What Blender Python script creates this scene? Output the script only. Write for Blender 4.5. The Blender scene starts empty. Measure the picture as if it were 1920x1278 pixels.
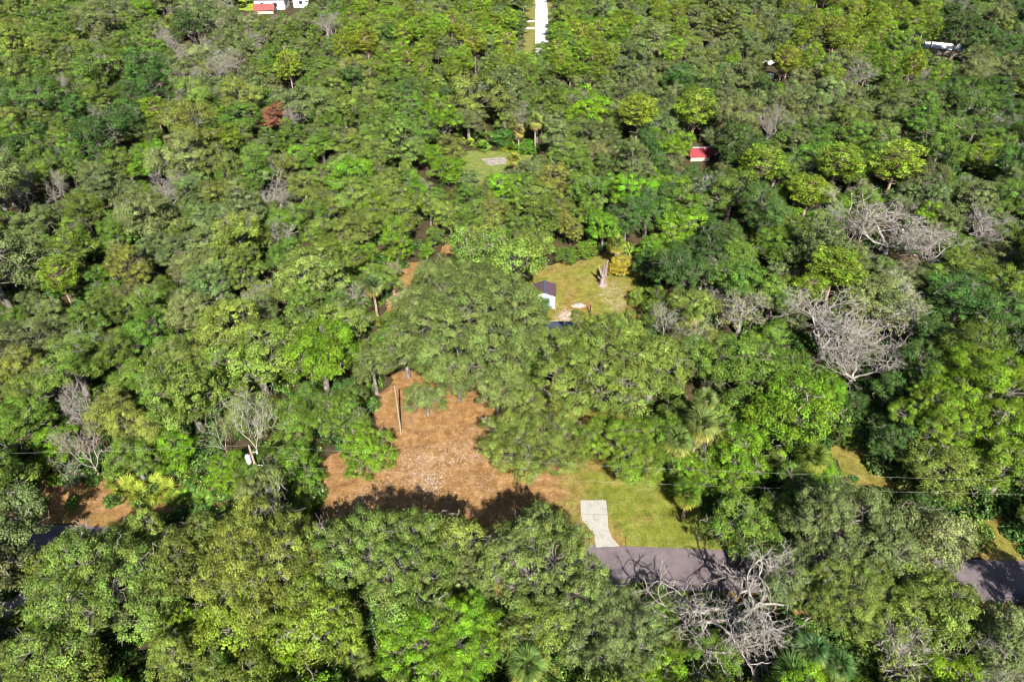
import bpy, math, random
import numpy as np
from mathutils import Vector

# ------------------------------------------------------------------ camera, sky, sun, exposure
scene = bpy.context.scene
PITCH = 37.0
CAM_H = 65.0
FOC = 1280.0                       # focal length in photo pixels (24 mm lens)
cam_data = bpy.data.cameras.new('camera')
cam_data.sensor_width = 36.0
cam_data.lens = 24.0
cam_data.clip_start = 0.5
cam_data.clip_end = 5000.0
camera = bpy.data.objects.new('camera', cam_data)
scene.collection.objects.link(camera)
camera.location = (0, 0, CAM_H)
camera.rotation_euler = (math.radians(90 - PITCH), 0, 0)
scene.camera = camera

SUN_EL = math.radians(42)
SUN_TO = (0.16, -1.0)              # horizontal direction towards the sun (behind the camera, a little right)
world = bpy.data.worlds.new('World')
scene.world = world
world.use_nodes = True
wn = world.node_tree.nodes
wl = world.node_tree.links
for n in list(wn):
    wn.remove(n)
w_out = wn.new('ShaderNodeOutputWorld')
w_bg = wn.new('ShaderNodeBackground')
w_sky = wn.new('ShaderNodeTexSky')
w_sky.sky_type = 'NISHITA'
w_sky.sun_disc = False
w_sky.sun_elevation = SUN_EL
w_sky.sun_rotation = math.atan2(SUN_TO[0], SUN_TO[1])
w_bg.inputs['Strength'].default_value = 0.05
wl.new(w_sky.outputs[0], w_bg.inputs['Color'])
wl.new(w_bg.outputs[0], w_out.inputs['Surface'])
sun_data = bpy.data.lights.new('sun', 'SUN')
sun_data.energy = 5.0
sun_data.angle = math.radians(0.5)
sun_data.color = (1.0, 0.955, 0.86)
sun = bpy.data.objects.new('sun', sun_data)
scene.collection.objects.link(sun)
_sd = Vector((SUN_TO[0], SUN_TO[1], 0)).normalized() * math.cos(SUN_EL) + Vector((0, 0, math.sin(SUN_EL)))
sun.rotation_euler = _sd.to_track_quat('Z', 'Y').to_euler()
sun.location = (0, 0, 120)

scene.view_settings.view_transform = 'Standard'
scene.view_settings.look = 'None'
scene.view_settings.gamma = 1.0
scene.view_settings.use_curve_mapping = False
scene.view_settings.exposure = 1.38
scene.cycles.max_bounces = 6
scene.cycles.diffuse_bounces = 1
scene.cycles.glossy_bounces = 2
scene.cycles.transmission_bounces = 1
scene.cycles.filter_width = 1.0
scene.cycles.transparent_max_bounces = 4

RNG = np.random.default_rng(11)
random.seed(11)
COL = scene.collection

# ------------------------------------------------------------------ photo geometry -> places on the ground
_sp, _cp = math.sin(math.radians(PITCH)), math.cos(math.radians(PITCH))


def at(px, py, z=0.0):
    """Ground (or height z) point seen at photo pixel px, py; returns x, y, depth along the lens axis."""
    u = (px - 960) / FOC
    v = (py - 639) / FOC
    t = (CAM_H - z) / (_sp + v * _cp)
    return u * t, (_cp - v * _sp) * t, t


def xy(px, py, z=0.0):
    a = at(px, py, z)
    return a[0], a[1]


def project(x, y, z):
    d = y * _cp + (CAM_H - z) * _sp
    w = -(y * _sp) + (CAM_H - z) * _cp
    return 960 + FOC * x / d, 639 + FOC * w / d, d


def in_poly(px, py, poly):
    n = len(poly)
    c = False
    j = n - 1
    for i in range(n):
        xi, yi = poly[i]
        xj, yj = poly[j]
        if (yi > py) != (yj > py) and px < (xj - xi) * (py - yi) / (yj - yi) + xi:
            c = not c
        j = i
    return c


# ------------------------------------------------------------------ object helpers
def tag(o, label=None, cat=None, group=None, kind=None):
    if label:
        o['label'] = label
    if cat:
        o['category'] = cat
    if group:
        o['group'] = group
    if kind:
        o['kind'] = kind
    return o


def empty(name, loc=(0, 0, 0), rz=0.0):
    o = bpy.data.objects.new(name, None)
    o.empty_display_size = 0.5
    COL.objects.link(o)
    o.location = loc
    o.rotation_euler = (0, 0, rz)
    return o


def mesh_obj(name, me, parent=None, loc=None, rot=None, scale=None):
    o = bpy.data.objects.new(name, me)
    COL.objects.link(o)
    if parent is not None:
        o.parent = parent
    if loc is not None:
        o.location = loc
    if rot is not None:
        o.rotation_euler = rot
    if scale is not None:
        o.scale = scale
    return o


def np_mesh(name, verts, faces, mats, mat_idx=None, smooth=False, rnd=None):
    """verts (n,3); faces (m,k) one polygon size."""
    me = bpy.data.meshes.new(name)
    verts = np.asarray(verts, dtype=np.float32)
    faces = np.asarray(faces, dtype=np.int32)
    m, k = faces.shape
    me.vertices.add(len(verts))
    me.vertices.foreach_set('co', verts.ravel())
    me.loops.add(m * k)
    me.loops.foreach_set('vertex_index', faces.ravel())
    me.polygons.add(m)
    me.polygons.foreach_set('loop_start', np.arange(0, m * k, k, dtype=np.int32))
    for mt in (mats if isinstance(mats, (list, tuple)) else [mats]):
        me.materials.append(mt)
    if mat_idx is not None:
        me.polygons.foreach_set('material_index', np.asarray(mat_idx, dtype=np.int32))
    if smooth:
        me.polygons.foreach_set('use_smooth', np.ones(m, dtype=bool))
    if rnd is not None:
        a = me.attributes.new('rnd', 'FLOAT', 'FACE')
        a.data.foreach_set('value', np.asarray(rnd, dtype=np.float32))
    me.update(calc_edges=True)
    me.validate()
    return me


class MB:
    """collects boxes, prisms and sheets, then links them as one mesh"""

    def __init__(self):
        self.v = []
        self.f = []

    def poly(self, pts):
        b = len(self.v)
        self.v += [tuple(p) for p in pts]
        self.f.append(list(range(b, b + len(pts))))

    def box(self, x0, x1, y0, y1, z0, z1):
        b = len(self.v)
        self.v += [(x0, y0, z0), (x1, y0, z0), (x1, y1, z0), (x0, y1, z0), (x0, y0, z1), (x1, y0, z1), (x1, y1, z1), (x0, y1, z1)]
        for f in ((0, 3, 2, 1), (4, 5, 6, 7), (0, 1, 5, 4), (1, 2, 6, 5), (2, 3, 7, 6), (3, 0, 4, 7)):
            self.f.append([b + i for i in f])

    def prism(self, pts, z0, z1):
        n = len(pts)
        b = len(self.v)
        self.v += [(p[0], p[1], z0) for p in pts] + [(p[0], p[1], z1) for p in pts]
        self.f.append([b + i for i in range(n)][::-1])
        self.f.append([b + n + i for i in range(n)])
        for i in range(n):
            j = (i + 1) % n
            self.f.append([b + i, b + j, b + n + j, b + n + i])

    def tube(self, pts, rad, n=8, cap=True):
        pts = [Vector(p) for p in pts]
        rings = []
        for i, p in enumerate(pts):
            d = (pts[min(i + 1, len(pts) - 1)] - pts[max(i - 1, 0)]).normalized()
            a = d.orthogonal().normalized() if i == 0 else (prev - d * prev.dot(d)).normalized()
            prev = a
            c = d.cross(a)
            r = rad[i] if isinstance(rad, (list, tuple)) else rad
            b = len(self.v)
            for k in range(n):
                t = 2 * math.pi * k / n
                self.v.append(tuple(p + (a * math.cos(t) + c * math.sin(t)) * r))
            rings.append(b)
        for i in range(len(rings) - 1):
            for k in range(n):
                k2 = (k + 1) % n
                self.f.append([rings[i] + k, rings[i] + k2, rings[i + 1] + k2, rings[i + 1] + k])
        if cap:
            self.f.append([rings[0] + k for k in range(n)][::-1])
            self.f.append([rings[-1] + k for k in range(n)])

    def build(self, name, mat, parent=None, loc=None, rz=None):
        me = bpy.data.meshes.new(name)
        me.from_pydata(self.v, [], self.f)
        me.materials.append(mat)
        me.update()
        return mesh_obj(name, me, parent, loc, (0, 0, rz) if rz is not None else None)


# ------------------------------------------------------------------ materials
def new_mat(name):
    m = bpy.data.materials.new(name)
    m.use_nodes = True
    nt = m.node_tree
    for n in list(nt.nodes):
        nt.nodes.remove(n)
    out = nt.nodes.new('ShaderNodeOutputMaterial')
    return m, nt, out


def N(nt, t, **kw):
    n = nt.nodes.new(t)
    for k, v in kw.items():
        if k.startswith('i_'):
            n.inputs[k[2:].replace('_', ' ')].default_value = v
        else:
            setattr(n, k, v)
    return n


def mixc(nt, fac, a, b, blend='MIX'):
    n = nt.nodes.new('ShaderNodeMix')
    n.data_type = 'RGBA'
    n.blend_type = blend
    for sock, val in ((n.inputs[0], fac), (n.inputs[6], a), (n.inputs[7], b)):
        if hasattr(val, 'links') or hasattr(val, 'is_linked'):
            nt.links.new(val, sock)
        elif isinstance(val, (int, float)):
            sock.default_value = val
        else:
            sock.default_value = (*val, 1.0) if len(val) == 3 else val
    return n.outputs[2]


def ramp(nt, src, stops):
    r = nt.nodes.new('ShaderNodeValToRGB')
    els = r.color_ramp.elements
    while len(els) < len(stops):
        els.new(0.5)
    for e, (p, c) in zip(els, stops):
        e.position = p
        e.color = (*c, 1.0) if not isinstance(c, (int, float)) else (c, c, c, 1.0)
    nt.links.new(src, r.inputs[0])
    return r.outputs[0]


def noise(nt, vec, scale, detail=4, rough=0.6, dist=0.0):
    n = N(nt, 'ShaderNodeTexNoise')
    n.inputs['Scale'].default_value = scale
    n.inputs['Detail'].default_value = detail
    n.inputs['Roughness'].default_value = rough
    n.inputs['Distortion'].default_value = dist
    nt.links.new(vec, n.inputs['Vector'])
    return n.outputs[0]


def math_n(nt, op, a, b=None, clamp=False):
    n = nt.nodes.new('ShaderNodeMath')
    n.operation = op
    n.use_clamp = clamp
    for i, v in enumerate((a, b)):
        if v is None:
            continue
        if isinstance(v, (int, float)):
            n.inputs[i].default_value = v
        else:
            nt.links.new(v, n.inputs[i])
    return n.outputs[0]


def leaf_material(name, source, transl=0.12, spread=0.8):
    """source: 'OBJECT' = colour of the tree object, 'INSTANCER' = colour stored per planted point, or a colour"""
    m, nt, out = new_mat(name)
    L = nt.links
    if source == 'OBJECT':
        base = N(nt, 'ShaderNodeObjectInfo').outputs['Color']
    elif source == 'INSTANCER':
        base = N(nt, 'ShaderNodeAttribute', attribute_type='INSTANCER', attribute_name='tint').outputs['Color']
    else:
        base = N(nt, 'ShaderNodeRGB')
        base.outputs[0].default_value = (*source, 1)
        base = base.outputs[0]
    rnd = N(nt, 'ShaderNodeAttribute', attribute_type='GEOMETRY', attribute_name='rnd').outputs['Fac']
    tc = N(nt, 'ShaderNodeTexCoord').outputs['Object']
    big = noise(nt, tc, 0.42, 3, 0.6)
    # leaf-to-leaf value: old and fresh leaves, spread widened to paint in missing shade contrast
    val = math_n(nt, 'ADD', math_n(nt, 'MULTIPLY', math_n(nt, 'POWER', rnd, 1.5), spread * 2.3), 1.0 - spread * 0.92)
    val2 = math_n(nt, 'ADD', math_n(nt, 'MULTIPLY', big, 1.5), 0.25)
    val = math_n(nt, 'MULTIPLY', val, val2)
    c = mixc(nt, 1.0, base, val, 'MULTIPLY')
    hue = N(nt, 'ShaderNodeHueSaturation')
    L.new(c, hue.inputs['Color'])
    L.new(math_n(nt, 'ADD', math_n(nt, 'MULTIPLY', math_n(nt, 'SUBTRACT', big, 0.5), 0.10), 0.5), hue.inputs['Hue'])
    # a few leaves are dry
    dry = math_n(nt, 'GREATER_THAN', rnd, 0.965)
    c = mixc(nt, math_n(nt, 'MULTIPLY', dry, 0.7), hue.outputs[0], (0.30, 0.26, 0.16))
    p = N(nt, 'ShaderNodeBsdfPrincipled')
    p.inputs['Roughness'].default_value = 0.55
    p.inputs['Specular IOR Level'].default_value = 0.12
    L.new(c, p.inputs['Base Color'])
    tr = N(nt, 'ShaderNodeBsdfTranslucent')
    tcol = mixc(nt, 1.0, c, (1.15, 1.25, 0.55), 'MULTIPLY')
    L.new(tcol, tr.inputs['Color'])
    mx = N(nt, 'ShaderNodeMixShader')
    mx.inputs[0].default_value = transl
    L.new(p.outputs[0], mx.inputs[1])
    L.new(tr.outputs[0], mx.inputs[2])
    L.new(mx.outputs[0], out.inputs['Surface'])
    return m


def surf(name, build, rough=0.8, spec=0.2, bump=None, metallic=0.0):
    """build(nt, pos) returns a colour socket; bump(nt,pos) returns (height socket, strength, distance)"""
    m, nt, out = new_mat(name)
    geo = N(nt, 'ShaderNodeNewGeometry')
    pos = geo.outputs['Position']
    p = N(nt, 'ShaderNodeBsdfPrincipled')
    p.inputs['Roughness'].default_value = rough
    p.inputs['Specular IOR Level'].default_value = spec
    p.inputs['Metallic'].default_value = metallic
    c = build(nt, pos)
    if isinstance(c, tuple):
        p.inputs['Base Color'].default_value = (*c, 1)
    else:
        nt.links.new(c, p.inputs['Base Color'])
    if bump:
        h, s, d = bump(nt, pos)
        b = N(nt, 'ShaderNodeBump')
        b.inputs['Strength'].default_value = s
        b.inputs['Distance'].default_value = d
        nt.links.new(h, b.inputs['Height'])
        nt.links.new(b.outputs[0], p.inputs['Normal'])
    nt.links.new(p.outputs[0], out.inputs['Surface'])
    return m


def mottled(a, b, scale, lo=0.35, hi=0.65, detail=5):
    return lambda nt, pos: ramp(nt, noise(nt, pos, scale, detail, 0.65), [(lo, a), (hi, b)])


def bark_build(a, b):
    def f(nt, pos):
        c = ramp(nt, noise(nt, pos, 2.2, 5, 0.7), [(0.35, a), (0.65, b)])
        return c
    return f


LEAF = leaf_material('foliage', 'OBJECT')
LEAF_I = leaf_material('woodland_foliage', 'INSTANCER')
BARK = surf('oak_bark', bark_build((0.05, 0.043, 0.037), (0.26, 0.235, 0.21)), 0.9, 0.1)
BARK_PALE = surf('bare_wood', bark_build((0.15, 0.135, 0.12), (0.36, 0.33, 0.305)), 0.85, 0.15)
BARK_PINE = surf('pine_bark', bark_build((0.20, 0.13, 0.09), (0.42, 0.32, 0.25)), 0.9, 0.1)
BARK_WHITE = surf('pale_lichened_bark', bark_build((0.20, 0.19, 0.155), (0.42, 0.405, 0.34)), 0.9, 0.1)
BARK_ROT = surf('weathered_snag_wood', bark_build((0.12, 0.075, 0.065), (0.34, 0.28, 0.27)), 0.9, 0.1)
BARK_PALM = surf('palm_bark', bark_build((0.16, 0.12, 0.09), (0.34, 0.28, 0.22)), 0.9, 0.1)
FROND = leaf_material('palm_frond_leaf', 'OBJECT', 0.15, 0.35)

# ------------------------------------------------------------------ tree meshes (numpy)
def unit(v):
    return v / np.maximum(np.linalg.norm(v, axis=-1, keepdims=True), 1e-9)


def rdir(n, rng, zmin=-1.0):
    z = rng.uniform(zmin, 1, n)
    a = rng.uniform(0, 2 * np.pi, n)
    r = np.sqrt(1 - z * z)
    return np.stack([r * np.cos(a), r * np.sin(a), z], 1)


def segs_mesh(segs, sides=5):
    """segs: list of (p0, p1, r0, r1) -> verts, quad faces"""
    if not len(segs):
        return np.zeros((0, 3)), np.zeros((0, 4), int)
    p0 = np.array([s[0] for s in segs], float)
    p1 = np.array([s[1] for s in segs], float)
    r0 = np.array([s[2] for s in segs], float)
    r1 = np.array([s[3] for s in segs], float)
    d = unit(p1 - p0)
    p1 = p1 + d * (r1[:, None] * 0.5)
    ref = np.where(np.abs(d[:, 2:3]) > 0.9, np.array([[1.0, 0, 0]]), np.array([[0, 0, 1.0]]))
    a = unit(np.cross(d, ref))
    b = np.cross(d, a)
    t = np.arange(sides) * 2 * np.pi / sides
    ring = a[:, None, :] * np.cos(t)[None, :, None] + b[:, None, :] * np.sin(t)[None, :, None]
    v = np.concatenate([p0[:, None] + ring * r0[:, None, None], p1[:, None] + ring * r1[:, None, None]], 1)
    n = len(segs)
    k = np.arange(sides)
    k2 = (k + 1) % sides
    f = np.stack([k, k2, k2 + sides, k + sides], 1)[None] + (np.arange(n) * 2 * sides)[:, None, None]
    return v.reshape(-1, 3), f.reshape(-1, 4)


def curve(p0, p1, n, sag, rng, wob=0.12):
    p0, p1 = np.array(p0, float), np.array(p1, float)
    L = np.linalg.norm(p1 - p0)
    pts = [p0]
    for i in range(1, n):
        t = i / n
        q = p0 + (p1 - p0) * t
        q = q + np.array([0, 0, sag * L * math.sin(math.pi * t)]) + rng.normal(0, wob * L / n, 3)
        pts.append(q)
    pts.append(p1)
    return pts


def add_curve(segs, pts, r0, r1):
    n = len(pts) - 1
    for i in range(n):
        a = r0 + (r1 - r0) * i / n
        b = r0 + (r1 - r0) * (i + 1) / n
        segs.append((pts[i], pts[i + 1], a, b))


def leaves_tris(c, nrm, size, rng, thin=0.75):
    """one small triangle per leaf tuft"""
    n = len(c)
    t = unit(np.cross(nrm, unit(rng.normal(0, 1, (n, 3)))))
    b = np.cross(nrm, t)
    s = (size * rng.uniform(0.65, 1.35, n))[:, None]
    v0 = c + t * s * 0.62
    v1 = c - t * s * 0.38 + b * s * 0.5 * thin
    v2 = c - t * s * 0.38 - b * s * 0.5 * thin
    v = np.stack([v0, v1, v2], 1).reshape(-1, 3)
    f = np.arange(n * 3).reshape(-1, 3)
    return v, f


def spread_points(cands, mind, keep):
    out = []
    cell = {}
    for p in cands:
        k = tuple((p // mind).astype(int))
        ok = True
        for dx in (-1, 0, 1):
            for dy in (-1, 0, 1):
                for dz in (-1, 0, 1):
                    for q in cell.get((k[0] + dx, k[1] + dy, k[2] + dz), ()):
                        if (p[0] - q[0]) ** 2 + (p[1] - q[1]) ** 2 + (p[2] - q[2]) ** 2 < mind * mind:
                            ok = False
                            break
                    if not ok:
                        break
                if not ok:
                    break
            if not ok:
                break
        if ok:
            out.append(p)
            cell.setdefault(k, []).append(p)
            if len(out) >= keep:
                break
    return np.array(out)


def make_tree(seed, R=4.5, H=10.0, base=2.5, lobe=1.9, clump=0.75, leaf=0.34, dens=60, drop=0.12, zmin=-0.25,
              n_lobes=14, twig=0.25, flat=1.0, thin=0.75, bark=BARK, leafmat=LEAF, fork=0.35, up=0.35, trunk_r=None, rr0=0.58):
    """broadleaf tree: lobes on an uneven dome, clumps on lobes, leaves on clumps, limbs reaching them"""
    rng = np.random.default_rng(seed)
    tr = trunk_r or R * 0.075
    ch = (H - base)
    cz = base + ch * 0.38
    # lobes
    d = rdir(n_lobes * 14, rng, zmin)
    az = np.arctan2(d[:, 1], d[:, 0])
    ph = rng.uniform(0, 6.28, 4)
    out = 1 + 0.13 * np.sin(2 * az + ph[0]) + 0.10 * np.sin(3 * az + ph[1]) + 0.07 * np.sin(5 * az + ph[2])
    rr = rng.uniform(rr0, 0.98, len(d)) * (out if rr0 < 0.8 else 1 + (out - 1) * 0.35)
    lc = d * rr[:, None]
    lc[:, 0] *= (R - lobe * 0.75)
    lc[:, 1] *= (R - lobe * 0.75)
    up_h, dn_h = (H - cz - lobe * 0.6), (cz - base)
    lc[:, 2] = np.where(lc[:, 2] > 0, lc[:, 2] * up_h * flat, lc[:, 2] * dn_h) + cz
    lc = spread_points(lc, lobe * (1.38 if rr0 < 0.8 else 1.12), n_lobes)
    nl = len(lc)
    lr = lobe * rng.uniform(0.78, 1.2, nl)
    # clumps
    cents, cn, owner = [], [], []
    for i in range(nl):
        dd = rdir(160, rng, -0.35)
        rad = lr[i] * rng.uniform(0.78, 1.12, len(dd))
        p = lc[i] + dd * rad[:, None] * np.array([1, 1, 0.8])
        for j in range(nl):
            if j != i:
                q = (p - lc[j]) / np.array([1, 1, 0.8])
                m = np.linalg.norm(q, axis=1) > lr[j] * 0.86
                p, dd = p[m], dd[m]
                if not len(p):
                    break
        if not len(p):
            continue
        s = spread_points(p, clump * 1.36, 300)
        keep = rng.uniform(0, 1, len(s)) > drop
        s = s[keep]
        cents.append(s)
        cn.append(unit(s - lc[i]))
        owner += [i] * len(s)
    cents = np.concatenate(cents)
    cn = np.concatenate(cn)
    owner = np.array(owner)
    nc = len(cents)
    cr = clump * rng.uniform(0.5, 1.2, nc)
    an = rng.uniform(0.65, 1.4, (nc, 3)) * np.array([1, 1, 0.72])
    cnt = np.maximum((dens * cr ** 2 * rng.uniform(0.75, 1.2, nc)), 6).astype(int)
    idx = np.repeat(np.arange(nc), cnt)
    n = len(idx)
    dd = rdir(n, rng, -0.6)
    rad = cr[idx] * rng.uniform(0.3, 1.0, n) ** 0.5 * (1 + 0.2 * rng.normal(0, 1, n))
    rad = np.where(rng.uniform(0, 1, n) < 0.14, rad * 1.45, rad)
    pos = cents[idx] + dd * rad[:, None] * an[idx]
    nrm = unit(dd * 0.75 + cn[idx] * 0.35 + np.array([0, 0, up]) + rng.normal(0, 0.36, (n, 3)))
    v, f = leaves_tris(pos, nrm, leaf, rng, thin)
    rnd = np.clip(rng.uniform(0, 1, n) * 0.55 + np.repeat(rng.uniform(0, 0.45, nc), cnt), 0, 1)
    crown = np_mesh('crown', v, f, leafmat, rnd=rnd)
    # trunk and limbs
    segs = []
    fz = base + (H - base) * 0.02 + (cz - base) * fork
    lean = rng.normal(0, 0.04 * H, 2)
    f0 = np.array([lean[0] * 0.4, lean[1] * 0.4, fz])
    add_curve(segs, curve((0, 0, -0.3), f0, 4, 0, rng, 0.05), tr * 1.35, tr)
    tsegs = list(segs)
    v, f = segs_mesh(tsegs, 8)
    trunk = np_mesh('trunk', v, f, bark, smooth=True)
    segs = []
    for i in range(nl):
        ldir = unit(lc[i] - f0)
        c = lc[i] - ldir * lr[i] * 0.55
        mid = f0 + (c - f0) * 0.5 + np.array([0, 0, 0.08 * R])
        n_here = int((owner == i).sum())
        add_curve(segs, curve(f0, c, 5, 0.10, rng, 0.22), tr * rng.uniform(0.42, 0.62), max(0.05, tr * 0.16))
        for j in np.where(owner == i)[0]:
            e = cents[j] + cn[j] * cr[j] * rng.uniform(0.2, 0.8)
            pts = curve(c + rng.normal(0, 0.15, 3), e, 2, 0.05, rng, 0.3)
            add_curve(segs, pts, max(0.045, tr * 0.12), 0.02)
            if rng.uniform() < twig:
                for _ in range(3):
                    q = pts[1] + rng.normal(0, clump * 1.0, 3) + cn[j] * clump * 1.1
                    add_curve(segs, curve(pts[1], q, 2, 0, rng, 0.3), 0.035, 0.018)
    for _ in range(int(3 + R * 0.9)):      # a few crooked limbs that break through the leaves
        j = rng.integers(nc)
        o = lc[owner[j]]
        a0 = o + (cents[j] - o) * 0.35
        a1 = cents[j] + cn[j] * cr[j] * 0.85
        side = unit(np.cross(cn[j], rng.normal(0, 1, 3)))
        a2 = a1 + side * rng.uniform(0.7, 1.8) + cn[j] * rng.uniform(-0.2, 0.3)
        add_curve(segs, curve(a0, a1, 3, 0, rng, 0.5), 0.085, 0.065)
        add_curve(segs, curve(a1, a2, 4, 0.12, rng, 0.6), 0.065, 0.03)
        add_curve(segs, curve(a1, a1 + unit(cn[j] - side * 0.8) * rng.uniform(0.5, 1.2), 3, 0.1, rng, 0.6), 0.05, 0.02)
    v, f = segs_mesh(segs, 4)
    branches = np_mesh('branches', v, f, bark, smooth=True)
    return dict(R=R, H=H, cz=cz, trunk=trunk, branches=branches, crown=crown)


def make_pine(seed, R=3.2, H=14.0, base=7.5, bark=BARK_PINE, leafmat=LEAF, dens=150, n=70):
    rng = np.random.default_rng(seed)
    ch = H - base
    cz = base + ch * 0.5
    segs = []
    lean = rng.normal(0, 0.25, 2)
    top = np.array([lean[0], lean[1], H - 0.8])
    pts = curve((0, 0, -0.3), top, 6, 0, rng, 0.04)
    add_curve(segs, pts, 0.26, 0.06)
    v, f = segs_mesh(segs, 7)
    trunk = np_mesh('trunk', v, f, bark, smooth=True)
    d = rdir(n * 10, rng, -0.85)
    rr = rng.uniform(0.45, 1.0, len(d)) ** 0.6
    p = d * rr[:, None] * np.array([R * 0.9, R * 0.9, ch * 0.48])
    az = np.arctan2(p[:, 1], p[:, 0]) + rng.uniform(0, 6)
    p[:, :2] *= (1.0 + 0.12 * np.sin(2 * az) + 0.10 * np.sin(3 * az + p[:, 2]))[:, None]
    p = p[rng.uniform(0, 1, len(p)) > 0.1]
    p[:, 2] += cz
    p = spread_points(p, 0.95, n)
    segs = []
    for q in p:
        h = max(base - 0.5, q[2] - rng.uniform(0.3, 1.3))
        t = np.clip(h / (H - 0.8), 0, 1)
        a = np.array([lean[0] * t, lean[1] * t, h])
        add_curve(segs, curve(a, q, 3, -0.08, rng, 0.15), 0.075, 0.03)
    for _ in range(5):   # dead lower limbs
        h = rng.uniform(base * 0.6, base)
        ang = rng.uniform(0, 6.28)
        a = np.array([lean[0] * h / H, lean[1] * h / H, h])
        add_curve(segs, curve(a, a + np.array([math.cos(ang), math.sin(ang), 0.35]) * rng.uniform(0.8, 2.0), 2, 0, rng, 0.2), 0.06, 0.02)
    v, f = segs_mesh(segs, 4)
    branches = np_mesh('branches', v, f, bark, smooth=True)
    nc = len(p)
    cr = rng.uniform(0.55, 0.95, nc)
    cnt = (dens * cr ** 2).astype(int)
    idx = np.repeat(np.arange(nc), cnt)
    m = len(idx)
    dd = rdir(m, rng, -0.5)
    pos = p[idx] + dd * (cr[idx] * rng.uniform(0.3, 1, m) ** 0.5)[:, None] * np.array([1, 1, 0.75])
    nrm = unit(dd * 0.8 + np.array([0, 0, 0.3]) + rng.normal(0, 0.45, (m, 3)))
    v, f = leaves_tris(pos, nrm, 0.30, rng, 0.55)
    rnd = np.clip(rng.uniform(0, 1, m) * 0.6 + np.repeat(rng.uniform(0, .4, nc), cnt), 0, 0.96)
    crown = np_mesh('crown', v, f, leafmat, rnd=rnd)
    return dict(R=R, H=H, cz=cz, trunk=trunk, branches=branches, crown=crown)


def make_bare(seed, R=5.0, H=9.0, depth=6, spread_a=0.62, bark=BARK_PALE, r0=0.32, moss=0.0, limbs=4, crook=0.35, base=2.0, twigs=3, flatness=0.0, L0k=0.42):
    """leafless tree grown by repeated forking"""
    rng = np.random.default_rng(seed)
    levels = [[] for _ in range(depth + 2)]
    tips = []
    f0 = np.array([rng.normal(0, .2), rng.normal(0, .2), base])
    tsegs = []
    add_curve(tsegs, curve((0, 0, -0.3), f0, 3, 0, rng, 0.06), r0 * 1.3, r0)
    v, f = segs_mesh(tsegs, 8)
    trunk = np_mesh('trunk', v, f, bark, smooth=True)
    L0 = max(R, (H - base)) * L0k
    ratio = 0.74

    def grow(p, d, L, r, lev):
        n = 3
        q = p
        for i in range(n):
            d = unit(d + rng.normal(0, crook, 3) * 0.55 + np.array([0, 0, 0.05 - flatness]))
            q2 = q + d * L / n
            ra = r * (1 - 0.25 * i / n)
            levels[lev].append((q, q2, ra, r * (1 - 0.25 * (i + 1) / n)))
            if lev >= 1 and i < n - 1 and rng.uniform() < 0.55:
                side = unit(d + rng.normal(0, 0.9, 3))
                if lev + 2 <= depth:
                    grow(q2, side, L * 0.5, r * 0.42, lev + 2)
                else:
                    levels[depth].append((q2, q2 + side * L * 0.4, max(r * 0.4, 0.018), 0.010))
            q = q2
        if lev >= depth:
            tips.append(q)
            for _ in range(twigs):
                e = q + unit(d + rng.normal(0, 0.7, 3)) * L * rng.uniform(0.5, 1.0)
                levels[depth + 1].append((q, e, max(r * 0.6, 0.018), 0.010))
            return
        k = 2 if rng.uniform() < 0.6 else 3
        for _ in range(k):
            nd = unit(d + rng.normal(0, spread_a, 3))
            grow(q, nd, L * ratio * rng.uniform(0.8, 1.2), r * 0.68, lev + 1)

    for i in range(limbs):
        a = 2 * np.pi * (i + rng.uniform(-0.3, 0.3)) / limbs
        tilt = rng.uniform(0.5, 1.15)
        d = np.array([math.cos(a) * math.sin(tilt) * R / 5, math.sin(a) * math.sin(tilt) * R / 5, math.cos(tilt) * (H - base) / 7 + 0.15])
        grow(f0, unit(d), L0 * rng.uniform(0.8, 1.2), r0 * 0.62, 0)
    ls = [s for lv in levels[:2] for s in lv]
    ts = [s for lv in levels[2:] for s in lv]
    v, f = segs_mesh(ls, 7)
    limb = np_mesh('limbs', v, f, bark, smooth=True)
    v, f = segs_mesh(ts, 3)
    ext = np.percentile(np.abs(v[:, :2]), 92)
    twig = np_mesh('twigs', v, f, bark, smooth=True)
    d = dict(R=float(ext), H=float(np.percentile(v[:, 2], 98)), cz=float(np.median(v[:, 2])), trunk=trunk, branches=limb, twigs=twig)
    if moss > 0 and tips:
        tp = np.array(tips)
        m = int(len(tp) * moss)
        c = tp[rng.integers(0, len(tp), m)] + rng.normal(0, 0.28, (m, 3)) - np.array([0, 0, 0.2])
        v, f = leaves_tris(c, unit(rng.normal(0, 1, (m, 3)) + np.array([0, -0.2, 0.4])), 0.26, rng, 0.6)
        d['crown'] = np_mesh('crown', v, f, LEAF, rnd=rng.uniform(0, .9, m))
    return d


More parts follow.
